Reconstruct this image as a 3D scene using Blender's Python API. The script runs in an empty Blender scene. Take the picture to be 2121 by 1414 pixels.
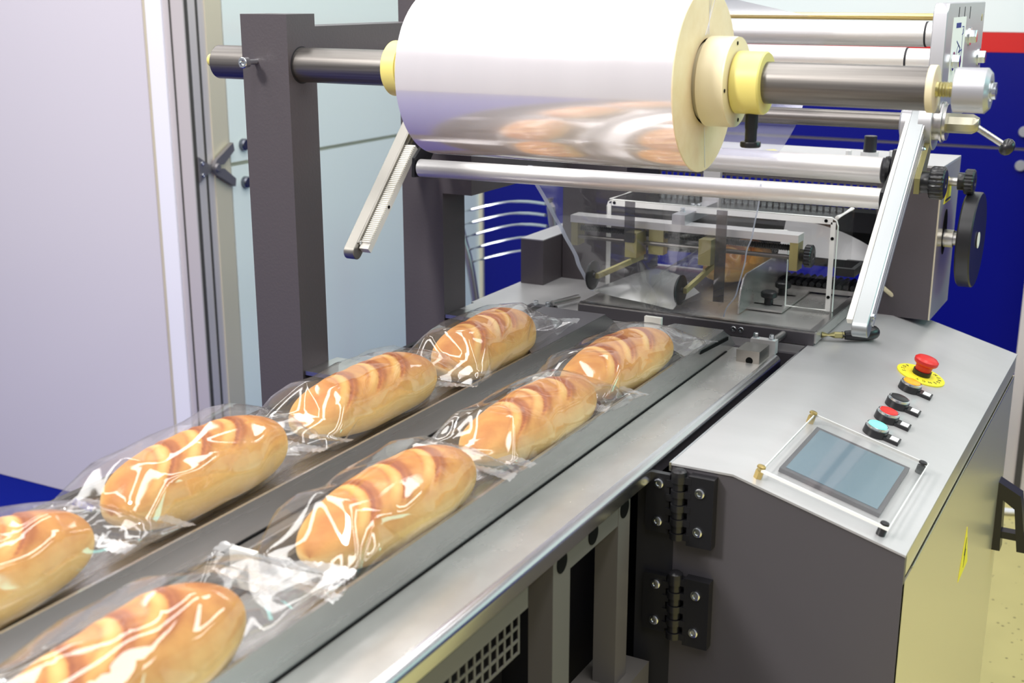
import bpy, bmesh, math, random
import numpy as np
from mathutils import Vector, Matrix

# ------------------------------------------------------------------ camera, world, lights, exposure
sc = bpy.context.scene
COL = sc.collection
cam_d = bpy.data.cameras.new('camera'); cam = bpy.data.objects.new('camera', cam_d); COL.objects.link(cam)
cam.location = (0, 0, 1.55)
cam.rotation_euler = (math.radians(90 - 15.659), math.radians(0.0), math.radians(28.592))
cam_d.sensor_width = 36; cam_d.lens = 43.886
cam_d.dof.use_dof = True; cam_d.dof.focus_distance = 1.95; cam_d.dof.aperture_fstop = 6.3
cam_d.clip_start = 0.02
sc.camera = cam
sc.view_settings.view_transform = 'Standard'; sc.view_settings.look = 'None'
sc.view_settings.gamma = 1.0; sc.view_settings.use_curve_mapping = False
sc.view_settings.exposure = -0.12
w = bpy.data.worlds.new('hall_light'); sc.world = w; w.use_nodes = True
bg = w.node_tree.nodes['Background']; bg.inputs[0].default_value = (0.93, 0.92, 1.0, 1); bg.inputs[1].default_value = 0.37

def area(name, loc, target, sx, sy, power, col=(1, 1, 1)):
    d = bpy.data.lights.new(name, 'AREA'); d.shape = 'RECTANGLE'; d.size = sx; d.size_y = sy; d.energy = power; d.color = col
    o = bpy.data.objects.new(name, d); COL.objects.link(o); o.location = loc
    o.rotation_euler = (Vector(target) - Vector(loc)).to_track_quat('-Z', 'Y').to_euler()
    return o
# the hall's ceiling luminaires: five long strips, plus one strong spot bank on the left
for i, x in enumerate((-3.4, -2.2, -1.0, 0.2, 1.4)):
    area('ceiling_lamp', (x, 1.2, 3.3), (x, 1.2, 0), 0.35, 4.6, 50, (1, 0.985, 0.96))
area('teal_side_lamp', (2.7, 2.9, 2.3), (-.3, 2.2, .9), 1.2, 1.2, 26, (.30, .95, .86))  # unseen lamp added for the teal light on right-hand faces
area('spot_bank', (-2.3, -1.1, 3.6), (-0.75, 1.4, 1.0), 0.55, 0.55, 120, (1, 0.97, 0.93))

# ------------------------------------------------------------------ helpers
OFF = {}
def cprops(o, label=None, cat=None, group=None, kind=None):
    if label: o['label'] = label
    if cat: o['category'] = cat
    if group: o['group'] = group
    if kind: o['kind'] = kind
    return o
def thing(name, loc, label, cat, group=None):
    o = bpy.data.objects.new(name, None); COL.objects.link(o); o.location = loc
    o.empty_display_size = 0.05
    OFF[o.name] = Vector(loc)
    return cprops(o, label, cat, group)
def link(name, bm, mat, parent=None, angle=35, label=None, bevel=0, seg=1):
    if bevel:
        es = [e for e in bm.edges if len(e.link_faces) == 2 and e.calc_face_angle(0) > math.radians(40)]
        bmesh.ops.bevel(bm, geom=es, offset=bevel, segments=seg, profile=0.5, affect='EDGES', clamp_overlap=True)
    off = Vector((0, 0, 0))
    if parent is not None: off = OFF[parent.name]
    if off.length: bmesh.ops.translate(bm, verts=bm.verts, vec=-off)
    me = bpy.data.meshes.new(name)
    for f in bm.faces: f.smooth = True
    bm.to_mesh(me); bm.free()
    try: me.set_sharp_from_angle(angle=math.radians(angle))
    except Exception: pass
    mats = mat if isinstance(mat, (list, tuple)) else [mat]
    for m in mats: me.materials.append(m)
    o = bpy.data.objects.new(name, me); COL.objects.link(o)
    if parent is not None:
        o.parent = parent
    OFF[o.name] = off
    if label: o['label'] = label
    return o
def struct(name, bm, mat, **k):
    o = link(name, bm, mat, **k); o['kind'] = 'structure'; return o
def B(): return bmesh.new()
def box(bm, x0, x1, y0, y1, z0, z1):
    v = [bm.verts.new((x, y, z)) for z in (z0, z1) for y in (y0, y1) for x in (x0, x1)]
    for f in ((0, 2, 3, 1), (4, 5, 7, 6), (0, 1, 5, 4), (2, 6, 7, 3), (0, 4, 6, 2), (1, 3, 7, 5)):
        bm.faces.new([v[i] for i in f])
    return bm
def bx(*a): return box(B(), *a)
def frame_of(d):
    d = Vector(d).normalized()
    h = Vector((0, 0, 1)) if abs(d.z) < 0.9 else Vector((1, 0, 0))
    a = d.cross(h).normalized(); return d, a, a.cross(d).normalized()
def lathe(bm, p0, axis, prof, n=32, flute=None):
    """prof: list of (t along axis, radius). flute(i,k)->radius factor"""
    d, a, b = frame_of(axis); p0 = Vector(p0); rings = []
    for k, (t, r) in enumerate(prof):
        if r <= 1e-6:
            rings.append([bm.verts.new(p0 + d * t)]); continue
        ring = []
        for i in range(n):
            q = 2 * math.pi * i / n; rr = r * (flute(i, k) if flute else 1)
            ring.append(bm.verts.new(p0 + d * t + (a * math.cos(q) + b * math.sin(q)) * rr))
        rings.append(ring)
    for r0, r1 in zip(rings, rings[1:]):
        if len(r0) == 1 and len(r1) == 1: continue
        for i in range(n):
            j = (i + 1) % n
            if len(r0) == 1: bm.faces.new((r0[0], r1[j], r1[i]))
            elif len(r1) == 1: bm.faces.new((r0[i], r0[j], r1[0]))
            else: bm.faces.new((r0[i], r0[j], r1[j], r1[i]))
    if len(rings[0]) > 1: bm.faces.new(list(reversed(rings[0])))
    if len(rings[-1]) > 1: bm.faces.new(rings[-1])
    bmesh.ops.recalc_face_normals(bm, faces=bm.faces)
    return bm
def cyl(bm, p0, p1, r, n=24, r2=None, ch=0):
    p0 = Vector(p0); L = (Vector(p1) - p0).length; r2 = r if r2 is None else r2
    pr = [(0, r), (L, r2)]
    if ch: pr = [(0, r - ch), (ch, r), (L - ch, r2), (L, r2 - ch)]
    return lathe(bm, p0, Vector(p1) - p0, pr, n)
def prism(bm, pts, vec):
    a = [bm.verts.new(Vector(p)) for p in pts]; b = [bm.verts.new(Vector(p) + Vector(vec)) for p in pts]
    bm.faces.new(a); bm.faces.new(list(reversed(b))); n = len(a)
    for i in range(n):
        j = (i + 1) % n; bm.faces.new((a[j], a[i], b[i], b[j]))
    bmesh.ops.recalc_face_normals(bm, faces=bm.faces)
    return bm
def tube(bm, pts, r, n=10, rad=None):
    pts = [Vector(p) for p in pts]; rings = []; prev = None
    for k, p in enumerate(pts):
        d = (pts[min(k + 1, len(pts) - 1)] - pts[max(k - 1, 0)]).normalized()
        if prev is None: _, a, b = frame_of(d)
        else:
            a = (prev - d * prev.dot(d)).normalized(); b = d.cross(a)
        prev = a; rr = rad[k] if rad else r
        rings.append([bm.verts.new(p + (a * math.cos(2 * math.pi * i / n) + b * math.sin(2 * math.pi * i / n)) * rr) for i in range(n)])
    for r0, r1 in zip(rings, rings[1:]):
        for i in range(n):
            j = (i + 1) % n; bm.faces.new((r0[i], r0[j], r1[j], r1[i]))
    bm.faces.new(list(reversed(rings[0]))); bm.faces.new(rings[-1])
    bmesh.ops.recalc_face_normals(bm, faces=bm.faces)
    return bm
def spline(pts, n=8):
    P = [Vector(p) for p in pts]; P = [P[0] * 2 - P[1]] + P + [P[-1] * 2 - P[-2]]; out = []
    for i in range(1, len(P) - 2):
        for k in range(n):
            t = k / n; a, b, c, d = P[i - 1:i + 3]
            out.append(0.5 * ((2 * b) + (c - a) * t + (2 * a - 5 * b + 4 * c - d) * t * t + (3 * b - a - 3 * c + d) * t ** 3))
    out.append(P[-2]); return out
def gridmesh(bm, P, close_u=False):
    """P[v][u] array of points"""
    V = [[bm.verts.new(p) for p in row] for row in P]; nu = len(V[0])
    for r0, r1 in zip(V, V[1:]):
        for i in range(nu if close_u else nu - 1):
            j = (i + 1) % nu; bm.faces.new((r0[i], r0[j], r1[j], r1[i]))
    return V
def text_bm(body, size, origin, xdir, ydir, align='CENTER'):
    c = bpy.data.curves.new('lettering', 'FONT'); c.body = body; c.size = size; c.align_x = align; c.align_y = 'CENTER'; c.extrude = 0.0002; c.resolution_u = 3
    o = bpy.data.objects.new('lettering', c); COL.objects.link(o)
    dg = bpy.context.evaluated_depsgraph_get(); me = o.evaluated_get(dg).to_mesh()
    bm = B(); bm.from_mesh(me); o.evaluated_get(dg).to_mesh_clear()
    bpy.data.objects.remove(o); bpy.data.curves.remove(c)
    X = Vector(xdir).normalized(); Y = Vector(ydir).normalized(); Z = X.cross(Y)
    M = Matrix((X, Y, Z)).transposed().to_4x4(); M.translation = Vector(origin)
    bm.transform(M); return bm

# ------------------------------------------------------------------ materials
def mat(name, col, rough=0.5, metal=0.0, spec=0.5, noise=None, bump=None, coat=0, trans=0, emit=None, alpha=None):
    m = bpy.data.materials.new(name); m.use_nodes = True; nt = m.node_tree; p = nt.nodes['Principled BSDF']
    p.inputs['Base Color'].default_value = (*col, 1); p.inputs['Roughness'].default_value = rough
    p.inputs['Metallic'].default_value = metal; p.inputs['Specular IOR Level'].default_value = spec
    if coat: p.inputs['Coat Weight'].default_value = coat; p.inputs['Coat Roughness'].default_value = 0.05
    if trans: p.inputs['Transmission Weight'].default_value = trans
    if emit: p.inputs['Emission Color'].default_value = (*emit[0], 1); p.inputs['Emission Strength'].default_value = emit[1]
    if noise or bump:
        tc = nt.nodes.new('ShaderNodeTexCoord'); mp = nt.nodes.new('ShaderNodeMapping'); nt.links.new(tc.outputs['Object'], mp.inputs[0])
    if noise:   # (scale xyz, dark colour, light colour, roughness variation)
        s, c0, c1, rv = noise
        mp.inputs['Scale'].default_value = s
        n = nt.nodes.new('ShaderNodeTexNoise'); n.inputs['Scale'].default_value = 1; n.inputs['Detail'].default_value = 5; n.inputs['Roughness'].default_value = 0.6
        nt.links.new(mp.outputs[0], n.inputs[0])
        r = nt.nodes.new('ShaderNodeValToRGB'); r.color_ramp.elements[0].position = 0.22; r.color_ramp.elements[1].position = 0.78
        r.color_ramp.elements[0].color = (*c0, 1); r.color_ramp.elements[1].color = (*c1, 1)
        nt.links.new(n.outputs[0], r.inputs[0]); nt.links.new(r.outputs[0], p.inputs['Base Color'])
        if rv:
            mr = nt.nodes.new('ShaderNodeMapRange'); mr.inputs[3].default_value = rough - rv; mr.inputs[4].default_value = rough + rv
            nt.links.new(n.outputs[0], mr.inputs[0]); nt.links.new(mr.outputs[0], p.inputs['Roughness'])
    if bump:    # (scale xyz, strength)
        mp2 = nt.nodes.new('ShaderNodeMapping'); nt.links.new(tc.outputs['Object'], mp2.inputs[0]); mp2.inputs['Scale'].default_value = bump[0]
        n2 = nt.nodes.new('ShaderNodeTexNoise'); n2.inputs['Scale'].default_value = 1; n2.inputs['Detail'].default_value = 3
        nt.links.new(mp2.outputs[0], n2.inputs[0])
        b = nt.nodes.new('ShaderNodeBump'); b.inputs['Strength'].default_value = bump[1]; b.inputs['Distance'].default_value = 0.002
        nt.links.new(n2.outputs[0], b.inputs['Height']); nt.links.new(b.outputs[0], p.inputs['Normal'])
    return m
M = {}
M['paint'] = mat('grey hammered machine paint', (.095, .083, .09), .42, .2, .4, bump=((220, 220, 220), .12))
M['steel'] = mat('brushed stainless steel', (.55, .54, .53), .3, 1, noise=((40, 3, 40), (.40, .39, .385), (.66, .65, .64), .06))
M['steel_x'] = mat('turned stainless steel', (.2, .19, .18), .36, .8, noise=((4, 300, 300), (.13, .12, .112), (.24, .225, .21), .06))
M['worn'] = mat('worn stainless bed plate', (.55, .54, .52), .27, .65, noise=((5, 3, 5), (.36, .345, .32), (.66, .65, .63), .06))
M['top'] = mat('satin sheet steel', (.58, .57, .57), .34, .45, noise=((3, 9, 3), (.53, .525, .525), (.62, .61, .615), .03))  # overhead light on the cabinet put into a paler base colour
M['front'] = mat('grey cabinet front', (.10, .093, .103), .4, .2, .4)  # same cabinet steel as the top, front shade put into a darker base
M['side'] = mat('satin steel cabinet side', (.80, .73, .56), .28, .7)  # warm tint paints in the yellow floor's reflection
M['alu'] = mat('white anodised aluminium', (.74, .73, .72), .35, .5, noise=((3, 60, 60), (.66, .65, .64), (.78, .77, .76), .04))
M['alu_d'] = mat('machined aluminium', (.52, .52, .55), .36, .7)
M['roller'] = mat('aluminium roller', (.80, .79, .79), .36, .5, noise=((2, 30, 30), (.66, .64, .62), (.82, .81, .80), .05))
M['zinc'] = mat('yellow chromated steel', (.42, .38, .17), .34, .7)
M['hubm'] = mat('olive plated steel', (.40, .385, .30), .3, .85)
M['brass'] = mat('brass', (.62, .47, .18), .3, .9)
M['chrome'] = mat('bright zinc screw', (.72, .76, .78), .2, 1)
M['black'] = mat('black plastic', (.012, .012, .014), .32)
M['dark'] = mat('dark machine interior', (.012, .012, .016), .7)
M['void'] = mat('flat black for holes and marks', (.004, .004, .004), .8, spec=.1)  # paints the dark inside holes, slots and gaps; also plain black marks
M['nylon'] = mat('cream nylon', (.76, .67, .45), .38)
M['white_nylon'] = mat('white nylon', (.85, .83, .76), .4)
M['yel_nylon'] = mat('yellow nylon', (.76, .66, .20), .38)
M['core'] = mat('film roll edge', (.88, .74, .48), .4, noise=((2, 30, 30), (.74, .58, .33), (.84, .71, .48), 0))
M['roll'] = mat('wound clear film', (.80, .76, .80), .12, .5, .9, coat=.4, noise=((14, 1.5, 1.5), (.90, .86, .89), (.95, .91, .94), .02))
M['paper'] = mat('white paper', (.86, .86, .86), .6)
M['red'] = mat('red plastic', (.70, .02, .015), .35)
M['orange'] = mat('orange lens', (.95, .42, .01), .3)
M['green'] = mat('lit green lens', (.15, .8, .6), .3, emit=((.2, 1, .72), .75))
M['yellow'] = mat('yellow label', (.92, .80, .03), .5)
M['blueink'] = mat('blue ink', (.02, .03, .25), .6)
M['door'] = mat('white laminate panel', (.66, .625, .68), .22, spec=.45)
M['edge'] = mat('white edge strip', (.86, .85, .92), .35)
M['prof'] = mat('anodised door profile', (.66, .61, .61), .4, .3)
M['trough'] = mat('brushed trough steel', (.46, .455, .45), .27, .85, noise=((70, 2, 70), (.42, .415, .41), (.50, .495, .49), .03))
M['rail'] = mat('bright rolled steel edge', (.66, .66, .68), .22, 1)
M['block'] = mat('ground tool steel', (.33, .31, .285), .3, .9)
M['arm_r'] = mat('brushed aluminium arm', (.34, .36, .37), .36, .75)
M['arm'] = mat('dull aluminium extrusion', (.33, .315, .285), .36, .8)
M['chair'] = mat('grey chair tube', (.34, .32, .35), .3, .9)
M['bracket'] = mat('dark anodised bracket', (.22, .21, .22), .4, .6)
M['disc'] = mat('dark polished disc', (.16, .17, .20), .3, .9)  # dark blue-grey base puts the metal's reflection into its colour
M['prof_w'] = mat('warm anodised profile', (.72, .66, .50), .4, .3)
M['prof_g'] = mat('dark groove', (.06, .055, .05), .6)
M['mint'] = mat('pale backpainted glass', (.80, .875, .85), .12, spec=.5)
M['blue'] = mat('deep blue panel', (.002, .004, .17), .3, spec=.3)
M['redband'] = mat('red band', (.55, .008, .006), .4)
M['bwhite'] = mat('white upper panel', (.72, .78, .78), .4)
M['carpet'] = mat('blue carpet', (.002, .009, .20), .95, spec=.1, bump=((900, 900, 900), .3))
M['screen'] = mat('dark display glass', (.10, .17, .22), .12, spec=.7)
def floor_mat():
    m = mat('speckled beige floor', (.62, .55, .27), .35); nt = m.node_tree; p = nt.nodes['Principled BSDF']
    tc = nt.nodes.new('ShaderNodeTexCoord')
    v = nt.nodes.new('ShaderNodeTexVoronoi'); v.inputs['Scale'].default_value = 38; nt.links.new(tc.outputs['Object'], v.inputs[0])
    r = nt.nodes.new('ShaderNodeValToRGB'); r.color_ramp.elements[0].position = .10; r.color_ramp.elements[1].position = .17
    r.color_ramp.elements[0].color = (.28, .22, .09, 1); r.color_ramp.elements[1].color = (.70, .60, .24, 1)
    nt.links.new(v.outputs['Distance'], r.inputs[0])
    n = nt.nodes.new('ShaderNodeTexNoise'); n.inputs['Scale'].default_value = 5; nt.links.new(tc.outputs['Object'], n.inputs[0])
    mx = nt.nodes.new('ShaderNodeMix'); mx.data_type = 'RGBA'; mx.blend_type = 'MULTIPLY'; mx.inputs[0].default_value = .25
    nt.links.new(r.outputs[0], mx.inputs[6]); nt.links.new(n.outputs[0], mx.inputs[7]); nt.links.new(mx.outputs[2], p.inputs['Base Color'])
    return m
M['floor'] = floor_mat()
def film_mat(name, tint, haze, boost, rough, hazecol=(1, 1, 1), graze=.62):
    m = bpy.data.materials.new(name); m.use_nodes = True; nt = m.node_tree; nt.nodes.clear()
    out = nt.nodes.new('ShaderNodeOutputMaterial'); tr = nt.nodes.new('ShaderNodeBsdfTransparent'); tr.inputs[0].default_value = (*tint, 1)
    gl = nt.nodes.new('ShaderNodeBsdfGlossy'); gl.inputs['Roughness'].default_value = rough
    fr = nt.nodes.new('ShaderNodeLayerWeight'); fr.inputs[0].default_value = .5      # two-sided Schlick curve for a thin film
    pw = nt.nodes.new('ShaderNodeMath'); pw.operation = 'POWER'; pw.inputs[1].default_value = 4.5; nt.links.new(fr.outputs['Facing'], pw.inputs[0])
    mu = nt.nodes.new('ShaderNodeMath'); mu.operation = 'MULTIPLY_ADD'; mu.inputs[1].default_value = graze; mu.inputs[2].default_value = .055 * boost; mu.use_clamp = True
    nt.links.new(pw.outputs[0], mu.inputs[0])
    df = nt.nodes.new('ShaderNodeBsdfTranslucent'); df.inputs[0].default_value = (*hazecol, 1)
    d2 = nt.nodes.new('ShaderNodeBsdfDiffuse'); d2.inputs[0].default_value = (*hazecol, 1)
    md = nt.nodes.new('ShaderNodeMixShader'); md.inputs[0].default_value = .5
    nt.links.new(df.outputs[0], md.inputs[1]); nt.links.new(d2.outputs[0], md.inputs[2])
    m1 = nt.nodes.new('ShaderNodeMixShader'); m1.inputs[0].default_value = haze
    nt.links.new(tr.outputs[0], m1.inputs[1]); nt.links.new(md.outputs[0], m1.inputs[2])
    m2 = nt.nodes.new('ShaderNodeMixShader'); nt.links.new(mu.outputs[0], m2.inputs[0])
    nt.links.new(m1.outputs[0], m2.inputs[1]); nt.links.new(gl.outputs[0], m2.inputs[2])
    nt.links.new(m2.outputs[0], out.inputs[0]); return m
M['bag'] = film_mat('clear bread bag film', (.985, .98, .98), .04, 1.9, .06)
M['seal'] = film_mat('crimped film seal', (.96, .96, .97), .30, 3.5, .16)
M['web'] = film_mat('clear packing film', (.95, .95, .965), .035, 2.4, .07)
M['hem'] = film_mat('doubled film edge', (.75, .78, .86), .45, 3.0, .12, (.78, .84, 1))
M['flap'] = film_mat('folded film', (.9, .93, .93), .6, 12.0, .34, (.88, .97, .95))  # white haze paints in the sheen of the lamps
M['web2'] = film_mat('layered packing film', (.9, .9, .95), .28, 2.6, .10, (.85, .86, 1))
M['acrylic'] = film_mat('clear acrylic sheet', (.97, .97, .97), .012, .7, .03, graze=.16)
M['acr_edge'] = mat('acrylic edge', (.88, .88, .84), .3, emit=None)
M['smoke'] = film_mat('smoked acrylic strip', (.42, .41, .43), .04, 1.0, .05)
def loaf_mat():
    m = mat('golden bread crust', (.7, .35, .1), .55, spec=.3); nt = m.node_tree; p = nt.nodes['Principled BSDF']
    at = nt.nodes.new('ShaderNodeAttribute'); at.attribute_name = 'crust'
    tc = nt.nodes.new('ShaderNodeTexCoord'); n = nt.nodes.new('ShaderNodeTexNoise'); n.inputs['Scale'].default_value = 45; n.inputs['Detail'].default_value = 6
    nt.links.new(tc.outputs['Object'], n.inputs[0])
    n3 = nt.nodes.new('ShaderNodeTexNoise'); n3.inputs['Scale'].default_value = 9; nt.links.new(tc.outputs['Object'], n3.inputs[0])
    a1 = nt.nodes.new('ShaderNodeMath'); a1.operation = 'MULTIPLY_ADD'; a1.inputs[1].default_value = .38; nt.links.new(n.outputs[0], a1.inputs[0]); nt.links.new(at.outputs['Fac'], a1.inputs[2])
    a2 = nt.nodes.new('ShaderNodeMath'); a2.operation = 'MULTIPLY_ADD'; a2.inputs[1].default_value = .30; nt.links.new(n3.outputs[0], a2.inputs[0]); nt.links.new(a1.outputs[0], a2.inputs[2])
    a3 = nt.nodes.new('ShaderNodeMath'); a3.operation = 'SUBTRACT'; a3.inputs[1].default_value = .33; nt.links.new(a2.outputs[0], a3.inputs[0])
    r = nt.nodes.new('ShaderNodeValToRGB'); e = r.color_ramp.elements
    e[0].position = 0; e[0].color = (.86, .60, .24, 1); e[1].position = 1; e[1].color = (.26, .065, .012, 1)
    for pos, c in ((.25, (.78, .48, .15)), (.5, (.66, .32, .075)), (.75, (.42, .135, .024))):
        q = e.new(pos); q.color = (*c, 1)
    nt.links.new(a3.outputs[0], r.inputs[0]); nt.links.new(r.outputs[0], p.inputs['Base Color'])
    b = nt.nodes.new('ShaderNodeBump'); b.inputs['Strength'].default_value = .45; b.inputs['Distance'].default_value = .002
    n2 = nt.nodes.new('ShaderNodeTexNoise'); n2.inputs['Scale'].default_value = 130; n2.inputs['Detail'].default_value = 4; nt.links.new(tc.outputs['Object'], n2.inputs[0])
    nt.links.new(n2.outputs[0], b.inputs['Height']); nt.links.new(b.outputs[0], p.inputs['Normal'])
    p.inputs['Subsurface Weight'].default_value = .06; p.inputs['Subsurface Radius'].default_value = (.01, .005, .002); p.inputs['Subsurface Scale'].default_value = .4
    return m
M['loaf'] = loaf_mat()

def knob_bm(bm, p, axis, R, L, hubR, hubL, flutes=20, n=60):
    """fluted clamping knob with a neck: starts at p"""
    k = n // flutes
    fl = lambda i, kk: (1 - .09 * (0.5 + 0.5 * math.cos(2 * math.pi * i / k))) if 3 <= kk <= 6 else 1
    lathe(bm, p, axis, [(0, hubR), (hubL * .9, hubR), (hubL, hubR * 1.05), (hubL, R * .92), (hubL + L * .12, R), (hubL + L * .82, R), (hubL + L * .95, R * .9), (hubL + L, R * .75), (hubL + L, R * .3), (hubL + L * .93, R * .28), (hubL + L * .93, 0)], n, fl)
    return bm
def screw(parent, p, axis, r, L, name='screw', m='chrome', n=16):
    bm = B(); lathe(bm, p, axis, [(0, r), (L * .8, r), (L, r * .85), (L, r * .5), (L * .55, r * .48), (L * .55, 0)], n)
    return link(name, bm, M[m], parent)
def hexbolt(parent, p, axis, r, L, name='bolt', m='chrome'):
    bm = B(); lathe(bm, p, axis, [(0, r * 1.25), (L * .2, r * 1.25)], 20)
    lathe(bm, Vector(p) + Vector(axis).normalized() * L * .2, axis, [(0, r), (L * .7, r), (L * .8, r * .86)], 6)
    return link(name, bm, M[m], parent, angle=20)

# ------------------------------------------------------------------ setting
struct('floor', bx(-6, 4, -2, 6.0, -.05, 0), M['floor'])
o = link('carpet', bx(-5.9, -.46, -1.9, 4.13, .0005, .008), M['carpet']); cprops(o, 'deep blue carpet under the packing machine', 'carpet')
# big white panel at the left, parallel to the machine's front
d1 = struct('door_1', bx(-5.5, -2.548, 2.585, 2.625, .01, 2.7), M['door'])
o = link('door_edge', bx(-2.548, -2.532, 2.588, 2.63, .01, 2.7), M['prof_w'], d1, label='beige rubber edge of the white door')
t1 = struct('trim_1', bx(-2.531, -2.474, 2.58, 2.62, 0, 2.7), M['edge'])
t2 = struct('trim_2', bx(-2.474, -2.404, 2.587, 2.735, 0, 2.7), M['prof'])
link('groove', bx(-2.452, -2.447, 2.585, 2.60, 0, 2.7), M['prof_g'], t2)
link('groove', bx(-2.4045, -2.4025, 2.592, 2.604, 0, 2.7), M['prof_g'], t2)
link('groove', bx(-2.4045, -2.4025, 2.634, 2.642, 0, 2.7), M['prof_g'], t2)
link('side_strip', bx(-2.4045, -2.4005, 2.668, 2.733, 0, 2.7), M['prof_w'], t2, label='warm beige strip of the profile')
# left wall: two glass panels with a joint, on round fixings
wl = struct('wall_left', bx(-2.50, -2.418, 2.735, 4.16, 0, 2.7), M['prof_w'])
link('panel', bx(-2.418, -2.40, 2.737, 4.150, 1.082, 2.7), M['mint'], wl)
link('panel', bx(-2.418, -2.40, 2.737, 4.150, .01, 1.070), M['mint'], wl)
for z in (1.128, 1.020):
    bm = B(); lathe(bm, (-2.4, 2.79, z), (1, 0, 0), [(0, .017), (.012, .017), (.016, .014), (.016, 0)], 20); link('fixing_disc', bm, M['disc'], wl)
# spider bracket between profile and panels
br = thing('glass_bracket', (-2.40, 2.66, 1.078), 'grey X shaped spider bracket joining the glass panels to the profile', 'bracket')
for dz in (1, -1):
    bm = B(); prism(bm, [(-2.396, 2.648, 1.078 + dz * .004), (-2.396, 2.662, 1.078 + dz * .022), (-2.396, 2.732, 1.078 + dz * .062), (-2.396, 2.736, 1.078 + dz * .040), (-2.396, 2.690, 1.078 + dz * .006)], (.012, 0, 0)); link('arm', bm, M['bracket'], br)
bm = B(); prism(bm, [(-2.400, 2.600, 1.113), (-2.400, 2.640, 1.088), (-2.400, 2.655, 1.088), (-2.400, 2.655, 1.068), (-2.400, 2.640, 1.068), (-2.400, 2.600, 1.043)], (.006, 0, 0)); link('mount_plate', bm, M['bracket'], br)
for dz in (.016, -.016): screw(br, (-2.394, 2.612, 1.078 + dz), (1, 0, 0), .005, .003)
bm = B(); lathe(bm, (-2.398, 2.66, 1.078), (1, 0, 0), [(0, .012), (.016, .012), (.02, .009), (.02, 0)], 16); link('hub', bm, M['bracket'], br)
# back wall
wb = struct('wall_back', bx(-2.5, 4, 4.17, 4.25, 0, 2.7), M['prof'])
link('panel', bx(-2.395, 3.9, 4.15, 4.17, .01, 1.076), M['blue'], wb)
link('panel', bx(-2.395, 3.9, 4.15, 4.17, 1.086, 1.371), M['blue'], wb)
link('band', bx(-2.395, 3.9, 4.148, 4.17, 1.371, 1.430), M['redband'], wb, label='red band along the top of the blue panels')
link('panel', bx(-2.395, 3.9, 4.15, 4.17, 1.431, 2.7), M['bwhite'], wb, label='pale upper panel')
link('corner_strip', bx(-2.40, -2.386, 4.138, 4.15, 0, 2.7), M['prof_w'], wb)
for z in (1.135, 1.031):
    bm = B(); lathe(bm, (-.468, 4.15, z), (0, -1, 0), [(0, .017), (.012, .017), (.016, .014), (.016, 0)], 20); link('fixing_disc', bm, M['alu_d'], wb)
# booth post at right
bp = thing('booth_post', (-.36, 3.98, 0), 'grey aluminium stand post beside the blue wall at the right edge', 'post')
link('shaft', bx(-.40, -.31, 3.96, 4.05, .004, 2.4), M['prof'], bp, bevel=.004)
link('groove', bx(-.365, -.345, 3.957, 3.962, .01, 2.4), M['prof_g'], bp)
link('groove', bx(-.311, -.307, 3.99, 4.02, .01, 2.4), M['prof_g'], bp)
cb = link('floor_cable', tube(B(), spline([(-.52, 3.86, .016), (-.40, 3.84, .016), (-.33, 3.86, .016), (-.29, 3.94, .016), (-.27, 4.08, .016)], 6), .009, 8), M['edge'])
cprops(cb, 'pale grey cable lying on the floor around the booth post', 'cable')

# ------------------------------------------------------------------ conveyor table
cv = thing('conveyor_table', (-.9, 1.2, 0), 'stainless outfeed conveyor table with two long loaf troughs', 'conveyor')
Y0, Y1 = .30, 2.035
link('bed_plate', bx(-.6678, -.590, Y0, Y1, .938, .95), M['worn'], cv, label='worn flat side plate beside the right trough')
link('bed_plate', bx(-.8898, -.8135, Y0, 1.99, .938, .95), M['steel'], cv, label='narrow strip between the troughs')
link('bed_plate', bx(-1.062, -1.036, Y0, 2.02, .938, .95), M['steel'], cv, label='narrow strip left of the left trough')
# rounded rolled edge
bm = B(); prof = [(-.590, .938), (-.590, .950)] + [(-.589 + .012 * math.sin(q), .9395 + .0115 * math.cos(q)) for q in np.linspace(-.05, 1.57, 9)] + [(-.577, .926), (-.581, .926), (-.583, .938)]
prism(bm, [(x, Y0, z) for x, z in prof], (0, 2.02 - Y0, 0)); link('edge_rail', bm, M['rail'], cv, label='bright rolled edge along the bed')
for k, (xr, ye) in enumerate(((-.668, 2.0), (-.890, 2.0))):
    xl = xr - .145
    tr = link('trough', bx(xl + .004, xr - .004, Y0, ye - .06, .958, .964), M['trough'], cv)
    # right side wall with the far end cut on a slope, folded lip on top
    yb = ye + .05
    bm = B(); prism(bm, [(xr, Y0, .950), (xr, yb, .950), (xr, yb - .035, .975), (xr, ye - .02, .992), (xr, Y0, .992)], (-.004, 0, 0))
    link('side_wall', bm, M['trough'], tr)
    bm = B(); prism(bm, [(xl, Y0, .950), (xl, yb, .950), (xl, yb - .035, .975), (xl, ye - .02, .992), (xl, Y0, .992)], (.004, 0, 0))
    link('side_wall', bm, M['trough'], tr)
    link('wall_joint', bx(xr - .001, xr + .0022, Y0, ye, .9495, .9512), M['void'], tr)
    if k == 0: cover = [(xl + .03, 1.90), (xr - .001, 1.80), (xr - .001, 1.985), (xl + .055, 1.985)]
    else: cover = [(xl + .02, 1.86), (xr - .001, 1.70), (xr - .001, 1.985), (xl + .02, 1.985)]
    bm = B(); prism(bm, [(x, y, .9885) for x, y in cover], (0, 0, .004)); link('end_cover', bm, M['trough'] if k == 0 else M['front'], tr, label='flat cover at the trough end')
bm = B(); prism(bm, [(-.6675, 1.865, .9795), (-.6675, 1.872, .9835), (-.6675, 2.003, .9765), (-.6675, 2.003, .970)], (.0015, 0, 0)); link('slot', bm, M['void'], cv, label='black slot in the trough wall')
link('chain_slot', bx(-.8, -.786, Y0, 1.94, .9642, .9648), M['void'], cv)
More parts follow.
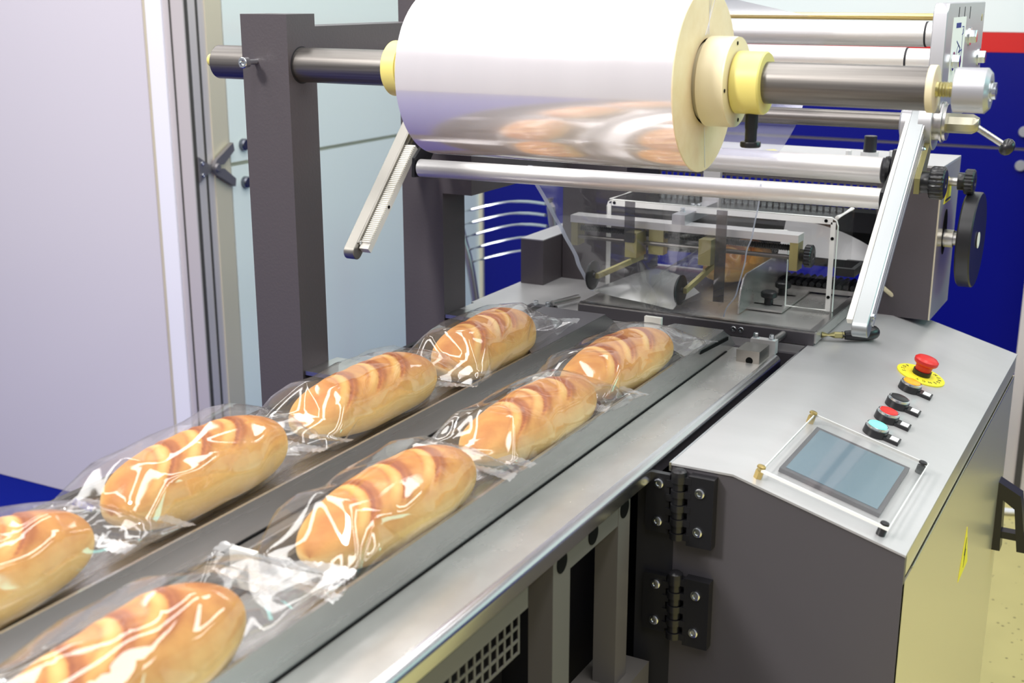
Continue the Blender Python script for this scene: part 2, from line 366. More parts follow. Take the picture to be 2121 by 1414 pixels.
for y in (.885, 1.225, 1.545, 1.965):
    link('pusher_paddle', bx(-.806, -.775, y - .004, y + .004, .966, 1.008 if y < 1.9 else 1.005), M['white_nylon'], cv, bevel=.0025, seg=2)
for y in (.72, .66):
    bm = B(); lathe(bm, (-.884, y, .950), (0, 0, 1), [(0, .0045), (.002, .0045), (.004, .002), (.004, 0)], 14); link('bolt', bm, M['chrome'], cv)
# under-frame
UF = M['front']; UL = mat('grey painted leg', (.16, .15, .138), .45, .2)
for y0, y1, in ((1.172, 1.217), (1.357, 1.394)):
    link('leg', bx(-.617, -.585, y0, y1, .012, .937), UL, cv, bevel=.002)
    for q in (0,):
        bm = B(); lathe(bm, (-.5855, (y0 + y1) / 2, .911), (1, 0, 0), [(0, .0135), (.0012, .0135)], 20); link('bolt_hole', bm, M['void'], cv)  # solid disc with the hole's dark painted on
link('cross_beam', bx(-.62, -.5855, 1.217, 1.357, .893, .937), UL, cv)
bm = B(); lathe(bm, (-.586, 1.281, .912), (1, 0, 0), [(0, .0135), (.0016, .0135)], 20); link('bolt_hole', bm, M['void'], cv)
link('cross_beam', bx(-.64, -.590, .3, 1.12, .886, .93), UL, cv)
link('cross_beam', bx(-1.2, -.65, 1.18, 1.22, .86, .92), UF, cv)
link('lower_beam', bx(-.64, -.57, 1.20, 1.44, .585, .662), UL, cv, bevel=.006, seg=2)
link('lower_beam', bx(-1.2, -.60, 1.50, 1.55, .15, .22), UL, cv)
for x, y in ((-1.2, .45), (-.66, .45), (-1.2, 1.2), (-1.2, 1.9)):
    link('leg', bx(x, x + .05, y, y + .05, .012, .937), UF, cv)
# perforated guard plate below the beam
bm = B(); nh, nv = 26, 3; p = .0165; y0 = 1.115 - nh * p
for j in range(nv + 1): box(bm, -.6012, -.600, y0, 1.115 + .004, .876 - j * p, .880 - j * p)
for i in range(nh + 1): box(bm, -.6010, -.5998, y0 + i * p, y0 + i * p + .004, .876 - nv * p, .880)
o = link('perforated_plate', bm, UL, cv); o['kind'] = 'stuff'
# inner black housing far behind the legs, then added panels that block light
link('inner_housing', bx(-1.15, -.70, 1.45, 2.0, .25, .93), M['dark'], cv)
link('rear_light_block', bx(-1.215, -1.205, .31, 1.98, .10, .93), M['dark'], cv)  # added panel that keeps side light from under the bed
link('end_light_block', bx(-1.205, -.60, .305, .315, .10, .93), M['dark'], cv)  # added at the near end, also to block light
link('bed_light_block', bx(-1.15, -.78, .5, 1.40, .45, .93), M['dark'], cv)  # dark box added to darken the space behind the legs

# ------------------------------------------------------------------ packing machine body + sloped control cabinet
cc = thing('control_cabinet', (-.36, 1.95, 0), 'grey control cabinet with sloped operator panel, touch screen and push buttons', 'cabinet')
pf = [(-.554, .95), (-.469, .95), (-.247, .8865), (-.247, .10), (-.554, .10)]
CY0, CY1 = 1.457, 2.455
link('front_panel', prism(B(), [(x, CY0, z - (.002 if z > .5 else 0)) for x, z in pf], (0, .012, 0)), M['front'], cc, label='front panel of the same steel as the top, shade painted into its dark grey')
link('side_panel', bx(-.262, -.247, CY0 + .001, CY1, .10, .846), M['side'], cc, label='pale satin side door')
link('side_fascia', bx(-.264, -.2475, CY0 + .001, CY1, .8535, .884), M['side'], cc)
link('door_gap', bx(-.27, -.249, CY0 + .02, CY1 - .01, .845, .8545), M['void'], cc)
link('gap_trim', bx(-.2475, -.2455, CY0 + .055, CY1 - .02, .8465, .8495), M['chrome'], cc)
bm = B(); prism(bm, [(-.554, CY0 - .002, .9482), (-.469, CY0 - .002, .9482), (-.2462, CY0 - .002, .8846), (-.2462, CY0 - .002, .8875), (-.4685, CY0 - .002, .9512), (-.554, CY0 - .002, .9512)], (0, CY1 - CY0 + .002, 0))
link('top_panel', bm, M['top'], cc, label='satin steel sloped top, overhead light painted into its pale tone')
link('top_lip', bx(-.5565, -.5535, CY0 - .002, 2.10, .940, .9518), M['rail'], cc)
link('rear_body', bx(-.554, -.264, CY0 + .012, CY1 - .001, .10, .884), M['front'], cc)
link('plinth', bx(-.52, -.27, CY0 + .03, CY1 - .02, .008, .10), M['dark'], cc)
# slope helpers
SL = -.28568; N = Vector((-SL, 0, 1)).normalized(); TX = Vector((1, 0, SL)).normalized()
def sp(x, y, h=0): return Vector((x, y, .9512 + SL * (x + .4685))) + N * h
def sbox(x0, x1, y0, y1, h0, h1):
    bm = B(); v = [bm.verts.new(sp(x, y, h)) for h in (h0, h1) for y in (y0, y1) for x in (x0, x1)]
    for f in ((0, 2, 3, 1), (4, 5, 7, 6), (0, 1, 5, 4), (2, 6, 7, 3), (0, 4, 6, 2), (1, 3, 7, 5)): bm.faces.new([v[i] for i in f])
    return bm
# touch screen under an acrylic cover on standoffs
ts = link('touch_screen', sbox(-.429, -.295, 1.5215, 1.704, 0, .006), M['front'], cc, label='dark blue-grey touch screen')
link('display', sbox(-.423, -.301, 1.530, 1.696, .006, .0066), M['screen'], ts)
cv_ = link('screen_cover', sbox(-.4405, -.2765, 1.4745, 1.7225, .0115, .0150), M['acrylic'], cc, label='clear acrylic cover over the screen')
for a in ((-.4410, -.2760, 1.4725, 1.4745), (-.4410, -.2760, 1.7225, 1.7240), (-.4412, -.4400, 1.4745, 1.7225), (-.2772, -.2760, 1.4745, 1.7225)):
    link('cover_edge', sbox(*a, .0112, .0152), M['acr_edge'], cv_)
for (x, y), mm in (((-.443, 1.4775), 'brass'), ((-.443, 1.722), 'brass'), ((-.283, 1.479), 'black'), ((-.283, 1.716), 'black')):
    bm = B(); lathe(bm, sp(x, y, 0), N, [(0, .006), (.0112, .006)], 6 if mm == 'brass' else 16); lathe(bm, sp(x, y, .0153), N, [(0, .006), (.0022, .0055), (.003, .002), (.003, 0)], 16); link('standoff', bm, M[mm], cc)
# emergency stop
es = link('emergency_stop', lathe(B(), sp(-.361, 2.115, 0), N, [(0, .041), (.0022, .041), (.003, .0395), (.003, 0)], 48), M['yellow'], cc, label='yellow disc with red mushroom button')
bm = B(); lathe(bm, sp(-.361, 2.115, .003), N, [(0, .0155), (.008, .0155), (.008, .0)], 28); link('collar', bm, M['black'], es)
bm = B(); lathe(bm, sp(-.361, 2.115, .008), N, [(0, .013), (.012, .0145), (.016, .0195), (.0185, .0205), (.0225, .0203), (.0255, .017), (.0265, .010), (.0268, 0)], 36); link('mushroom_head', bm, M['red'], es)
bm = B()
for i, ch in enumerate('EMERGENCY  STOP  '):
    if ch == ' ': continue
    q = math.pi * 1.5 - (i - 8) * 2 * math.pi / 18
    e1 = TX * math.cos(q) + Vector((0, 1, 0)) * math.sin(q)
    tb = text_bm(ch, .009, sp(-.361, 2.115, .0032) + e1 * .031, TX * -math.sin(q) * -1 + Vector((0, 1, 0)) * -math.cos(q), e1 * 1)
    me_ = bpy.data.meshes.new('t'); tb.to_mesh(me_); tb.free(); bm.from_mesh(me_); bpy.data.meshes.remove(me_)
link('lettering', bm, M['black'], es)
# push buttons
for y, mm, lab in ((2.025, 'orange', 'orange push button'), (1.930, 'black', 'black push button'), (1.856, 'red', 'red push button'), (1.784, 'green', 'lit green push button')):
    x = -.362
    b = link('push_button', lathe(B(), sp(x, y, 0), N, [(0, .0185), (.011, .0178), (.012, .0168), (.012, 0)], 32), M['black'], cc, label=lab)
    pl = sbox(x + .006, x + .036, y - .0105, y + .0105, 0, .005); link('tag_plate', pl, M['black'], b)
    link('tag', sbox(x + .022, x + .0335, y - .0075, y + .0075, .005, .0056), M['paper'], b)
    bm = B(); lathe(bm, sp(x, y, .0118), N, [(0, .0170), (.003, .0165), (.0034, .0150), (.0028, .0136)], 32); link('bezel', bm, M['chrome'], b)
    bm = B(); lathe(bm, sp(x, y, .012), N, [(0, .0138), (.0040, .0138), (.0048, .0110), (.005, 0)], 28); link('lens', bm, M[mm], b)
# hinges
def hinge(zt):
    z0 = zt - .098
    h = link('hinge', bx(-.524, -.489, CY0 - .016, CY0, z0, zt), M['black'], cc, bevel=.004, seg=2)
    link('leaf', bx(-.585, -.552, CY0 - .010, CY0 - .001, z0 + .008, zt - .006), M['black'], h, bevel=.003)
    for i in range(9):
        za = z0 + .006 + i * .0100
        if i % 2 == 0:
            bm = B(); lathe(bm, (-.538, CY0 - .012, za), (0, 0, 1), [(0, .0105), (.0092, .0105)], 20)
            box(bm, -.538, -.520, CY0 - .0165, CY0 - .004, za, za + .0092)
        else:
            bm = B(); lathe(bm, (-.538, CY0 - .012, za), (0, 0, 1), [(0, .0085), (.0092, .0085)], 20); box(bm, -.556, -.538, CY0 - .012, CY0 - .003, za, za + .0092)
        link('knuckle', bm, M['black'], h)
    bm = B(); lathe(bm, (-.538, CY0 - .012, zt - .003), (0, 0, 1), [(0, .0105), (.006, .010), (.009, .006), (.0095, 0)], 20); link('pin', bm, M['black'], h)
    for x, z in ((-.5075, zt - .021), (-.5085, zt - .076)): screw(h, (x, CY0 - .0155, z), (0, -1, 0), .0068, .003)
    for x, z in ((-.567, zt - .020), (-.5675, zt - .074)): screw(h, (x, CY0 - .0095, z), (0, -1, 0), .0068, .003)
hinge(.943); hinge(.797)
link('hinge_post', bx(-.60, -.5475, CY0 - .001, CY0 + .03, .02, .923), M['dark'], cc, label='black hinge post')
# handle on the side: black bridge loop
hd = link('door_handle', B(), M['black'], cc, label='black angular pull handle on the side door')
bm = B(); prism(bm, [(-.247, 2.392, .650), (-.205, 2.392, .628), (-.186, 2.392, .515), (-.202, 2.392, .515), (-.214, 2.392, .600), (-.247, 2.392, .622)], (0, .034, 0))
prism(bm, [(-.247, 2.392, .622), (-.236, 2.392, .615), (-.232, 2.392, .510), (-.247, 2.392, .510)], (0, .034, 0)); box(bm, -.236, -.186, 2.397, 2.42, .535, .549)
bmesh.ops.translate(bm, verts=bm.verts, vec=-OFF[cc.name]); bm.to_mesh(hd.data); bm.free()
# warning sticker
bm = B(); prism(bm, [(-.2468, 1.955, .632), (-.2468, 2.045, .632), (-.2468, 2.0, .712)], (.0006, 0, 0)); st = link('warning_sticker', bm, M['yellow'], cc, label='yellow triangle warning sticker')
bm = B(); prism(bm, [(-.246, 2.004, .692), (-.246, 1.992, .664), (-.246, 2.0, .664), (-.246, 1.994, .642), (-.246, 2.008, .670), (-.246, 2.0, .670)], (.0004, 0, 0)); link('lightning_mark', bm, M['black'], st)

# flat machine bench behind the conveyor, carrying the film former and the sealing unit
mb = thing('machine_bench', (-.9, 2.5, 0), 'flat grey steel bench of the packing machine behind the troughs', 'bench')
link('bench_top', bx(-1.2375, -.5575, 2.10, 2.62, .935, .9495), M['top'], mb)
link('bench_wing', bx(-1.2300, -1.045, 2.041, 2.0995, .935, .9495), M['top'], mb)
link('bench_body', bx(-1.22, -.56, 2.09, 2.61, .10, .935), M['front'], mb)
link('bench_foot', bx(-1.15, -.60, 2.15, 2.58, .009, .10), M['dark'], mb)
pg = link('nylon_peg', lathe(B(), (-1.195, 2.44, .9495), (0, 0, 1), [(0, .0135), (.020, .0135), (.0225, .012), (.0225, 0)], 28), M['nylon']); cprops(pg, 'short round cream nylon peg standing on the left of the bench', 'peg')

# infeed plate with raised edge, on the bench
ip = thing('film_forming_plate', (-.77, 2.3, .9495), 'thick steel forming plate with folded edges on the bench', 'plate')
PX0, PX1, PY0, PY1, PZ0, PZ1 = -1.003, -.541, 2.105, 2.50, .955, .977
link('plate', bx(PX0, PX1, PY0, PY1, PZ0, PZ1 - .003), M['worn'], ip, bevel=.003, seg=2)
link('edge_lip', bx(PX0 + .003, PX1 - .003, PY0 + .0005, PY0 + .010, PZ1 - .0035, PZ1), M['steel'], ip, bevel=.001)
link('edge_lip', bx(PX1 - .013, PX1 - .0005, PY0 + .010, PY1, PZ1 - .0035, PZ1), M['steel'], ip, bevel=.001)
link('front_skirt', bx(PX0 + .003, PX1 - .003, PY0 - .003, PY0 + .001, .951, .9725), M['front'], ip)
for x in (-.690, -.676): screw(ip, (x, PY0 - .0025, .964), (0, -1, 0), .005, .003)
# guide bracket with two thumb knobs
gb = thing('guide_bracket', (-.67, 2.3, .974), 'bent steel side guide with two black thumb knobs on the forming plate', 'guide')
bm = B(); prism(bm, [(-.705, 2.165, .976), (-.705, 2.46, .976), (-.705, 2.46, 1.045), (-.705, 2.20, 1.045), (-.705, 2.185, 1.038), (-.705, 2.172, 1.02), (-.705, 2.166, 1.0)], (.003, 0, 0)); link('guide_wall', bm, M['worn'], gb)
link('base_flange', bx(-.702, -.634, 2.208, 2.44, .976, .980), M['worn'], gb)
for y in (2.245, 2.335):
    bm = B(); lathe(bm, (-.671, y, .980), (0, 0, 1), [(0, .0085), (.012, .0085), (.015, .0145), (.017, .0155), (.024, .0155), (.026, .013), (.026, 0)], 24, lambda i, k: (1 - .08 * (i % 4 == 0)) if 2 < k < 5 else 1)
    link('thumb_knob', bm, M['black'], gb)
    link('slot', bx(-.699, -.645, y - .004, y + .004, .9798, .9804), M['void'], gb)
# lever on the plate
lv = thing('clamp_lever', (-.50, 2.165, .95), 'black teardrop clamp lever on an olive rod at the plate corner', 'lever')
link('rod', tube(B(), [(-.541, 2.145, .962), (-.520, 2.150, .963), (-.505, 2.157, .963)], .0058, 10), M['zinc'], lv)
link('grip', tube(B(), spline([(-.508, 2.156, .963), (-.49, 2.165, .963), (-.472, 2.18, .964), (-.462, 2.195, .965), (-.457, 2.205, .966)], 4), .01, 14, [.0072, .0078, .0083, .0088, .0093, .0098, .0104, .011, .0116, .0122, .0127, .0128, .0124, .0115, .0095, .0065, .002]), M['black'], lv)
# brackets with bolts at left of the plate
lb = thing('end_bracket', (-1.08, 2.12, .95), 'small dark steel bracket with two bolts at the left trough end', 'bracket')
link('strip', bx(-1.115, -1.058, 2.108, 2.128, .9502, .956), M['front'], lb, bevel=.001)
link('rod', cyl(B(), (-1.065, 2.118, .9625), (-1.043, 2.19, .9625), .006, 12), M['steel'], lb)
for x in (-1.100, -1.074): hexbolt(lb, (x, 2.117, .956), (0, 0, 1), .0048, .009)
# stop block, clamp and rod on the right side plate
sb = thing('sensor_block', (-.61, 1.98, .95), 'small steel stop block with screw hole on the worn side plate', 'block')
link('block', bx(-.634, -.594, 1.952, 2.006, .950, .971), M['block'], sb, bevel=.0012)
bm = B(); lathe(bm, (-.611, 1.9525, .954), (0, -1, 0), [(0, .0062), (.0008, .0062)], 18); link('hole', bm, M['void'], sb)
link('pin', cyl(B(), (-.605, 2.006, .960), (-.605, 2.022, .960), .005, 12), M['front'], sb)
cl = thing('rod_clamp', (-.61, 2.03, .95), 'white metal rod clamp with two bolts beside the stop block', 'clamp')
link('clamp_body', bx(-.632, -.588, 2.020, 2.036, .950, .974), M['alu'], cl, bevel=.001)
for x in (-.625, -.597): hexbolt(cl, (x, 2.028, .974), (0, 0, 1), .0045, .009)
link('rod', cyl(B(), (-.601, 2.036, .966), (-.598, 2.10, .966), .0065, 14), M['steel'], cl)

# ------------------------------------------------------------------ roll stand: posts, beams, spindle, rollers, arms
rs = thing('film_roll_stand', (-1.285, 1.8, .10), 'dark grey two-post stand carrying the film spindle and guide rollers', 'stand')
link('foot_plate', bx(-1.36, -1.2, 1.52, 2.1, .009, .10), M['paint'], rs)
p1 = link('post', bx(-1.329, -1.239, 1.556, 1.626, .10, 1.5165), M['paint'], rs, bevel=.0025, label='front post with through-spindle')
p2 = link('post', bx(-1.321, -1.231, 1.986, 2.066, .10, 1.58), M['paint'], rs, bevel=.0025, label='rear post')
link('bracket_plate', bx(-1.239, -1.063, 1.560, 1.650, .943, .950), M['steel'], rs, bevel=.001)
link('bracket_plate', bx(-1.231, -1.063, 1.988, 2.038, .943, .950), M['steel'], rs, bevel=.001)
link('top_beam', bx(-1.315, -1.246, 1.626, 1.986, 1.425, 1.497), M['paint'], rs, bevel=.002)
link('stub_beam', bx(-1.231, -1.168, 1.986, 2.56, 1.185, 1.262), M['paint'], rs, bevel=.002)
SZ, SY = 1.4365, 1.590
spn = link('spindle', cyl(B(), (-1.405, SY, SZ + .004), (-.287, SY, SZ), .0265, 48, ch=.001), M['steel_x'], rs, label='brushed spindle tube through the roll')
bm = B(); lathe(bm, (-1.424, SY, SZ + .006), (1, 0, 0), [(0, .010), (.019, .012), (.019, .0245)], 24); link('end_plug', bm, M['yel_nylon'], spn)
bm = B(); lathe(bm, (-.292, SY, SZ), (1, 0, 0), [(0, .0285), (.008, .0285), (.0085, .028), (.0085, 0)], 40); link('end_washer', bm, M['nylon'], spn)
bm = B(); lathe(bm, (-.284, SY, SZ), (1, 0, 0), [(0, .0095)] + [(.002 + .0018 * i, .0095 - .0012 * (i % 2)) for i in range(13)] + [(.026, .0095)], 20); link('threaded_rod', bm, M['zinc'], spn)
bm = B(); lathe(bm, (-.262, SY, SZ), (1, 0, 0), [(0, .0245), (.001, .0265), (.036, .0268), (.041, .0215), (.041, .013), (.036, .012), (.036, 0)], 40, lambda i, k: .9 if (k >= 3 and i % 10 < 2) else 1); link('tension_knob', bm, M['alu_d'], spn, label='knurled aluminium tension knob')
bm = B(); lathe(bm, (-.221, SY, SZ), (1, 0, 0), [(0, .010), (.006, .010), (.006, .005), (.002, .005), (.002, 0)], 12); link('end_screw', bm, M['chrome'], spn)
bm = B(); lathe(bm, (-1.242, SY, SZ + .003), (1, 0, 0), [(0, .0285), (.0035, .0285), (.0035, .0265)], 40); link('bushing', bm, M['dark'], spn)
bm = B(); lathe(bm, (-1.302, 1.556, SZ + .008), (0, -1, 0), [(0, .0045), (.022, .0045), (.022, .0085), (.032, .0085), (.033, .0075), (.033, .0045), (.028, .0042), (.028, 0)], 18); link('clamp_screw', bm, M['chrome'], rs)
# pivot tube from the rear post
pt = link('pivot_tube', cyl(B(), (-1.231, 2.03, 1.354), (-.372, 2.03, 1.354), .0135, 28), M['steel_x'], rs)
bm = B(); lathe(bm, (-.410, 2.03, 1.352), (1, 0, 0), [(0, .021), (.003, .0235), (.030, .0235)], 32); box(bm, -.407, -.382, 2.006, 2.034, 1.318, 1.352); link('tube_collar', bm, M['alu_d'], pt)
# right side plate carrying the upper rollers
sp_ = link('side_plate', prism(B(), [(-.366, 1.972, 1.385), (-.366, 1.972, 1.520), (-.366, 1.984, 1.5335), (-.366, 2.315, 1.5335), (-.366, 2.315, 1.44), (-.366, 2.325, 1.42), (-.366, 2.30, 1.36), (-.366, 2.0, 1.35)], (.021, 0, 0)), M['alu_d'], rs, bevel=.0012, label='machined aluminium side plate')
hexbolt(sp_, (-.345, 2.180, 1.480), (1, 0, 0), .0115, .012)
hexbolt(sp_, (-.345, 2.040, 1.447), (1, 0, 0), .0115, .012)
hexbolt(sp_, (-.345, 2.29, 1.443), (1, 0, 0), .0115, .012)
bm = B(); cyl(bm, (-.3455, 2.290, 1.508), (-.3445, 2.290, 1.508), .006, 14); link('hole', bm, M['zinc'], sp_)
for i in range(3):
    link('scale_mark', bx(-.3452, -.3446, 2.065 + i * .05, 2.0675 + i * .05, 1.508, 1.527), M['void'], sp_)
lab = link('threading_label', bx(-.3450, -.3445, 2.022, 2.135, 1.405, 1.512), M['paper'], sp_, label='white label with a film threading diagram')
bm = B()
def inkline(pts, r=.0007):
    for a, b in zip(pts, pts[1:]):
        a = Vector((-.3444, *a)); b = Vector((-.3444, *b)); d = (b - a); 
        if d.length < 1e-6: continue
        s = Vector((1, 0, 0)).cross(d).normalized() * r
        prism(bm, [a - s, b - s, b + s, a + s], (.0003, 0, 0))
inkline([(2.085 + .018 * math.cos(q), 1.445 + .024 * math.sin(q)) for q in np.linspace(0, 2 * math.pi, 20)])
inkline([(2.085 + .004 * math.cos(q), 1.445 + .004 * math.sin(q)) for q in np.linspace(0, 2 * math.pi, 8)])
inkline([(2.065, 1.476), (2.10, 1.464), (2.085, 1.458), (2.115, 1.462), (2.112, 1.446), (2.100, 1.440), (2.085, 1.424), (2.108, 1.416), (2.10, 1.404)], .0010)
inkline([(2.112, 1.494), (2.112, 1.462)]); inkline([(2.103, 1.497), (2.118, 1.497), (2.118, 1.487), (2.106, 1.485)])
for i in range(5): box(bm, -.3446, -.3441, 2.050 + i * .0085, 2.0565 + i * .0085, 1.496, 1.5035)
link('diagram_print', bm, M['blueink'], lab)
# upper rollers + tie rod
def roller(name, y, z, r, x0, x1, stub=.030, m='roller', lab=None):
    ro = link(name, cyl(B(), (x0, y, z), (x1 - stub, y, z), r, 40, ch=.0008), M[m], rs, label=lab)
    bm = B(); lathe(bm, (x1 - stub, y, z), (1, 0, 0), [(0, r * .72), (.0015, r * .72), (.0015, r * .95), (stub, r * .95)], 32); link('end_sleeve', bm, M['alu'], ro)
    bm = B(); lathe(bm, (x1 - stub - .001, y, z), (1, 0, 0), [(0, r * .99), (.0032, r * .99)], 32); link('gap_ring', bm, M['dark'], ro)
    return ro
roller('guide_roller', 2.170, 1.4825, .0205, -1.226, -.366, .045)
roller('guide_roller', 2.015, 1.4485, .0190, -1.226, -.366, .042)
link('tie_rod', cyl(B(), (-1.226, 2.09, 1.5115), (-.366, 2.09, 1.5115), .0055, 16), M['brass'], rs)
lp = link('side_plate', bx(-1.2305, -1.219, 1.99, 2.25, 1.40, 1.53), M['paint'], rs, label='left plate for the guide rollers')
# clamp disc and lever at the pivot
bm = B(); lathe(bm, (-.3745, 2.012, 1.355), (1, 0, 0), [(0, .041), (.019, .041), (.020, .040), (.020, 0)], 44); link('clamp_disc', bm, M['alu_d'], rs)
bm = B(); lathe(bm, (-.3545, 2.005, 1.358), (1, 0, 0), [(0, .028), (.010, .028), (.010, .031), (.013, .031), (.014, .028), (.018, .0275), (.018, 0)], 40); hb = link('clamp_flange', bm, M['steel'], rs)
bm = B(); lathe(bm, (-.3365, 2.005, 1.357), (1, 0, 0), [(0, .0150), (.036, .0150), (.045, .0105), (.046, .0095), (.046, 0)], 8); ch_ = link('lever_hub', bm, M['hubm'], rs)
link('lever_rod', cyl(B(), (-.295, 2.005, 1.353), (-.256, 2.015, 1.328), .0052, 12), M['steel'], ch_)
bm = B(); lathe(bm, (-.258, 2.015, 1.3295), (.039, .008, -.025), [(0, .004), (.001, .0075), (.004, .0115), (.009, .0135), (.0145, .0125), (.019, .008), (.0205, .003), (.0207, 0)], 24); link('lever_ball', bm, M['black'], ch_)
# swing arms with toothed strips
def arm(xc, yt, zt, yb, zb, am, rack):
    a = Vector((0, yt, zt)); b = Vector((0, yb, zb)); d = (b - a).normalized(); s = Vector((1, 0, 0)).cross(d).normalized(); L = (b - a).length; hw = .0135
    poly = [a - s * hw, a + s * hw] + [b + s * hw * math.cos(q) + d * hw * math.sin(q) for q in np.linspace(0, math.pi, 11)]
    o = link('swing_arm', prism(B(), [(xc - .011, p.y, p.z) for p in poly], (.022, 0, 0)), M[am], rs, bevel=.001, label='slotted aluminium swing arm')
    side = xc + .011
    # recessed channel on the outer face drawn as a raised double rail
    for k, (w0, w1) in enumerate(((-.0125, -.0085), (-.0015, .0025), (.0085, .0125))):
        bm = B(); q = [a + d * .03 + s * w0, a + d * .03 + s * w1, b - d * .012 + s * w1, b - d * .012 + s * w0]
        prism(bm, [(side, p.y, p.z) for p in q], (.002, 0, 0)); link('rail', bm, M['alu_d'] if not rack else M['arm'], o)
    if rack:
        bm = B(); x0 = side + .002; L2 = L - .02; n = 52
        q = [a + d * .06 - s * .004, a + d * .06 + s * .0085, b - d * .006 + s * .0085, b - d * .006 - s * .004]
        prism(bm, [(x0, p.y, p.z) for p in q], (.019, 0, 0))
        for i in range(n):
            c = a + d * (.065 + (L - .08) * i / n) - s * .0075
            prism(bm, [(x0 + .0, (c - d * .0011).y, (c - d * .0011).z), (x0 + .0, (c + d * .0011).y, (c + d * .0011).z), (x0 + .0, (c + d * .0011 + s * .004).y, (c + d * .0011 + s * .004).z), (x0 + .0, (c - d * .0011 + s * .004).y, (c - d * .0011 + s * .004).z)], (.019, 0, 0))
        link('toothed_strip', bm, M['white_nylon'], o, label='white toothed strip')
        c = b - d * .10 + s * .0
        bm = B(); cyl(bm, (x0 + .0188, c.y, c.z), (x0 + .0202, c.y, c.z), .003, 10); link('strip_screw', bm, M['void'], o)
    screw(o, (side + (.002 if not rack else 0), yb + .006, zb + .016), (1, 0, 0), .0038, .003)
    return o
arm(-.377, 2.030, 1.392, 1.709, 1.099, 'arm_r', False)
bm = B(); a = Vector((0, 1.995, 1.362)); b = Vector((0, 1.702, 1.112)); d = (b - a).normalized(); s = Vector((1, 0, 0)).cross(d).normalized()
prism(bm, [(-.397, p.y, p.z) for p in (a + s * .012, a + s * .002, b + s * .002, b + s * .012)], (.0085, 0, 0)); link('toothed_strip', bm, M['white_nylon'], rs, label='white toothed strip behind the right arm')
arm(-1.292, 1.985, 1.318, 1.779, 1.105, 'arm', True)
bm = B(); lathe(bm, (-1.2655, 1.962, 1.300), (1, 0, 0), [(0, .0145), (.022, .0145), (.024, .013), (.024, 0)], 24); link('pivot_bushing', bm, M['yel_nylon'], rs)
# dancer rollers between the arms
dr = link('dancer_roller', cyl(B(), (-1.224, 1.9, 1.2435), (-.404, 1.9, 1.2505), .0158, 40, ch=.0006), M['roller'], rs, label='lower front dancer roller')
dr2 = link('dancer_roller', cyl(B(), (-1.226, 1.960, 1.285), (-.418, 1.960, 1.285), .0200, 40, ch=.0006), M['roller'], rs, label='rear dancer roller')
bm = B(); prism(bm, [(-1.2335, 1.955, 1.31), (-1.2335, 1.975, 1.29), (-1.2335, 1.915, 1.226), (-1.2335, 1.885, 1.228), (-1.2335, 1.888, 1.262)], (.006, 0, 0)); link('roller_bracket', bm, M['black'], rs)
bm = B(); prism(bm, [(-.4035, 1.948, 1.318), (-.4035, 1.966, 1.318), (-.4035, 1.968, 1.27), (-.4035, 1.905, 1.224), (-.4035, 1.882, 1.226), (-.4035, 1.885, 1.262), (-.4035, 1.938, 1.285)], (.0045, 0, 0)); rb = link('roller_bracket', bm, M['black'], rs, label='black roller bracket at right')
bm = B(); lathe(bm, (-.4145, 1.960, 1.285), (1, 0, 0), [(0, .0215), (.004, .0225), (.009, .0205), (.009, 0)], 32); link('roller_cap', bm, M['black'], rs)
bm = B(); lathe(bm, (-.3985, 1.945, 1.276), (1, 0, 0), [(0, .0155), (.010, .0155), (.010, .0175), (.0125, .0175)], 24); link('nylon_spacer', bm, M['nylon'], rs)
link('stop_pin', cyl(B(), (-.399, 1.957, 1.306), (-.386, 1.957, 1.306), .0045, 12), M['brass'], rs)
bm = B(); prism(bm, [(-.364, 1.990, 1.335), (-.364, 2.003, 1.325), (-.364, 1.953, 1.257), (-.364, 1.928, 1.257), (-.364, 1.928, 1.280)], (.008, 0, 0)); link('clamp_strip', bm, M['zinc'], rs)
link('clamp_knob', knob_bm(B(), (-.356, 1.945, 1.2735), (1, 0, 0), .0255, .022, .0165, .013), M['black'], rs, label='black fluted knob on the right arm')
for y, z in ((1.985, 1.335), (1.975, 1.318)): 
    bm = B(); lathe(bm, (-.366, y, z), (1, 0, 0), [(0, .0055), (.005, .0055), (.0065, .0035), (.0065, 0)], 12); link('bolt', bm, M['chrome'], rs)

# ------------------------------------------------------------------ film roll on the spindle
fr = thing('film_roll', (-.82, SY, SZ), 'large roll of clear packing film on the spindle', 'film roll')
RX0, RX1, RR = -.989, -.576, .1185
bm = B(); lathe(bm, (RX0, SY, SZ), (1, 0, 0), [(.002, .034), (0, RR - .003), (.002, RR), (RX1 - RX0 - .002, RR)], 128)
bm.faces.ensure_lookup_table(); link('film', bm, M['roll'], fr, angle=30)
bm = B(); lathe(bm, (RX1 - .002, SY, SZ), (1, 0, 0), [(0, RR + .0003), (.0015, RR), (.002, RR - .002), (.002, .055), (-.02, .055), (-.02, .04)], 128); link('roll_edge', bm, M['core'], fr, label='cream end face of the wound film')
bm = B(); lathe(bm, (RX1 - .006, SY, SZ), (1, 0, 0), [(0, .050), (.012, .052), (.012, .058), (.044, .058), (.046, .0575), (.046, .0575), (.0485, .0575), (.0485, .030)], 64); hub = link('core_hub', bm, M['nylon'], fr, label='cream nylon core hub')
for q in (.2, 1.7, 3.3, 4.9):
    c = Vector((RX1 + .0426, SY + .050 * math.cos(q), SZ + .050 * math.sin(q))); bm = B(); cyl(bm, c, c + Vector((.0006, 0, 0)), .0026, 10); link('set_screw', bm, M['void'], hub)
bm = B(); lathe(bm, (-.5335, SY, SZ), (1, 0, 0), [(0, .037), (.002, .040), (.0375, .040), (.0395, .0385), (.0395, .0275)], 56); ct = link('stop_collar', bm, M['yel_nylon'], fr, label='yellow stop collar')
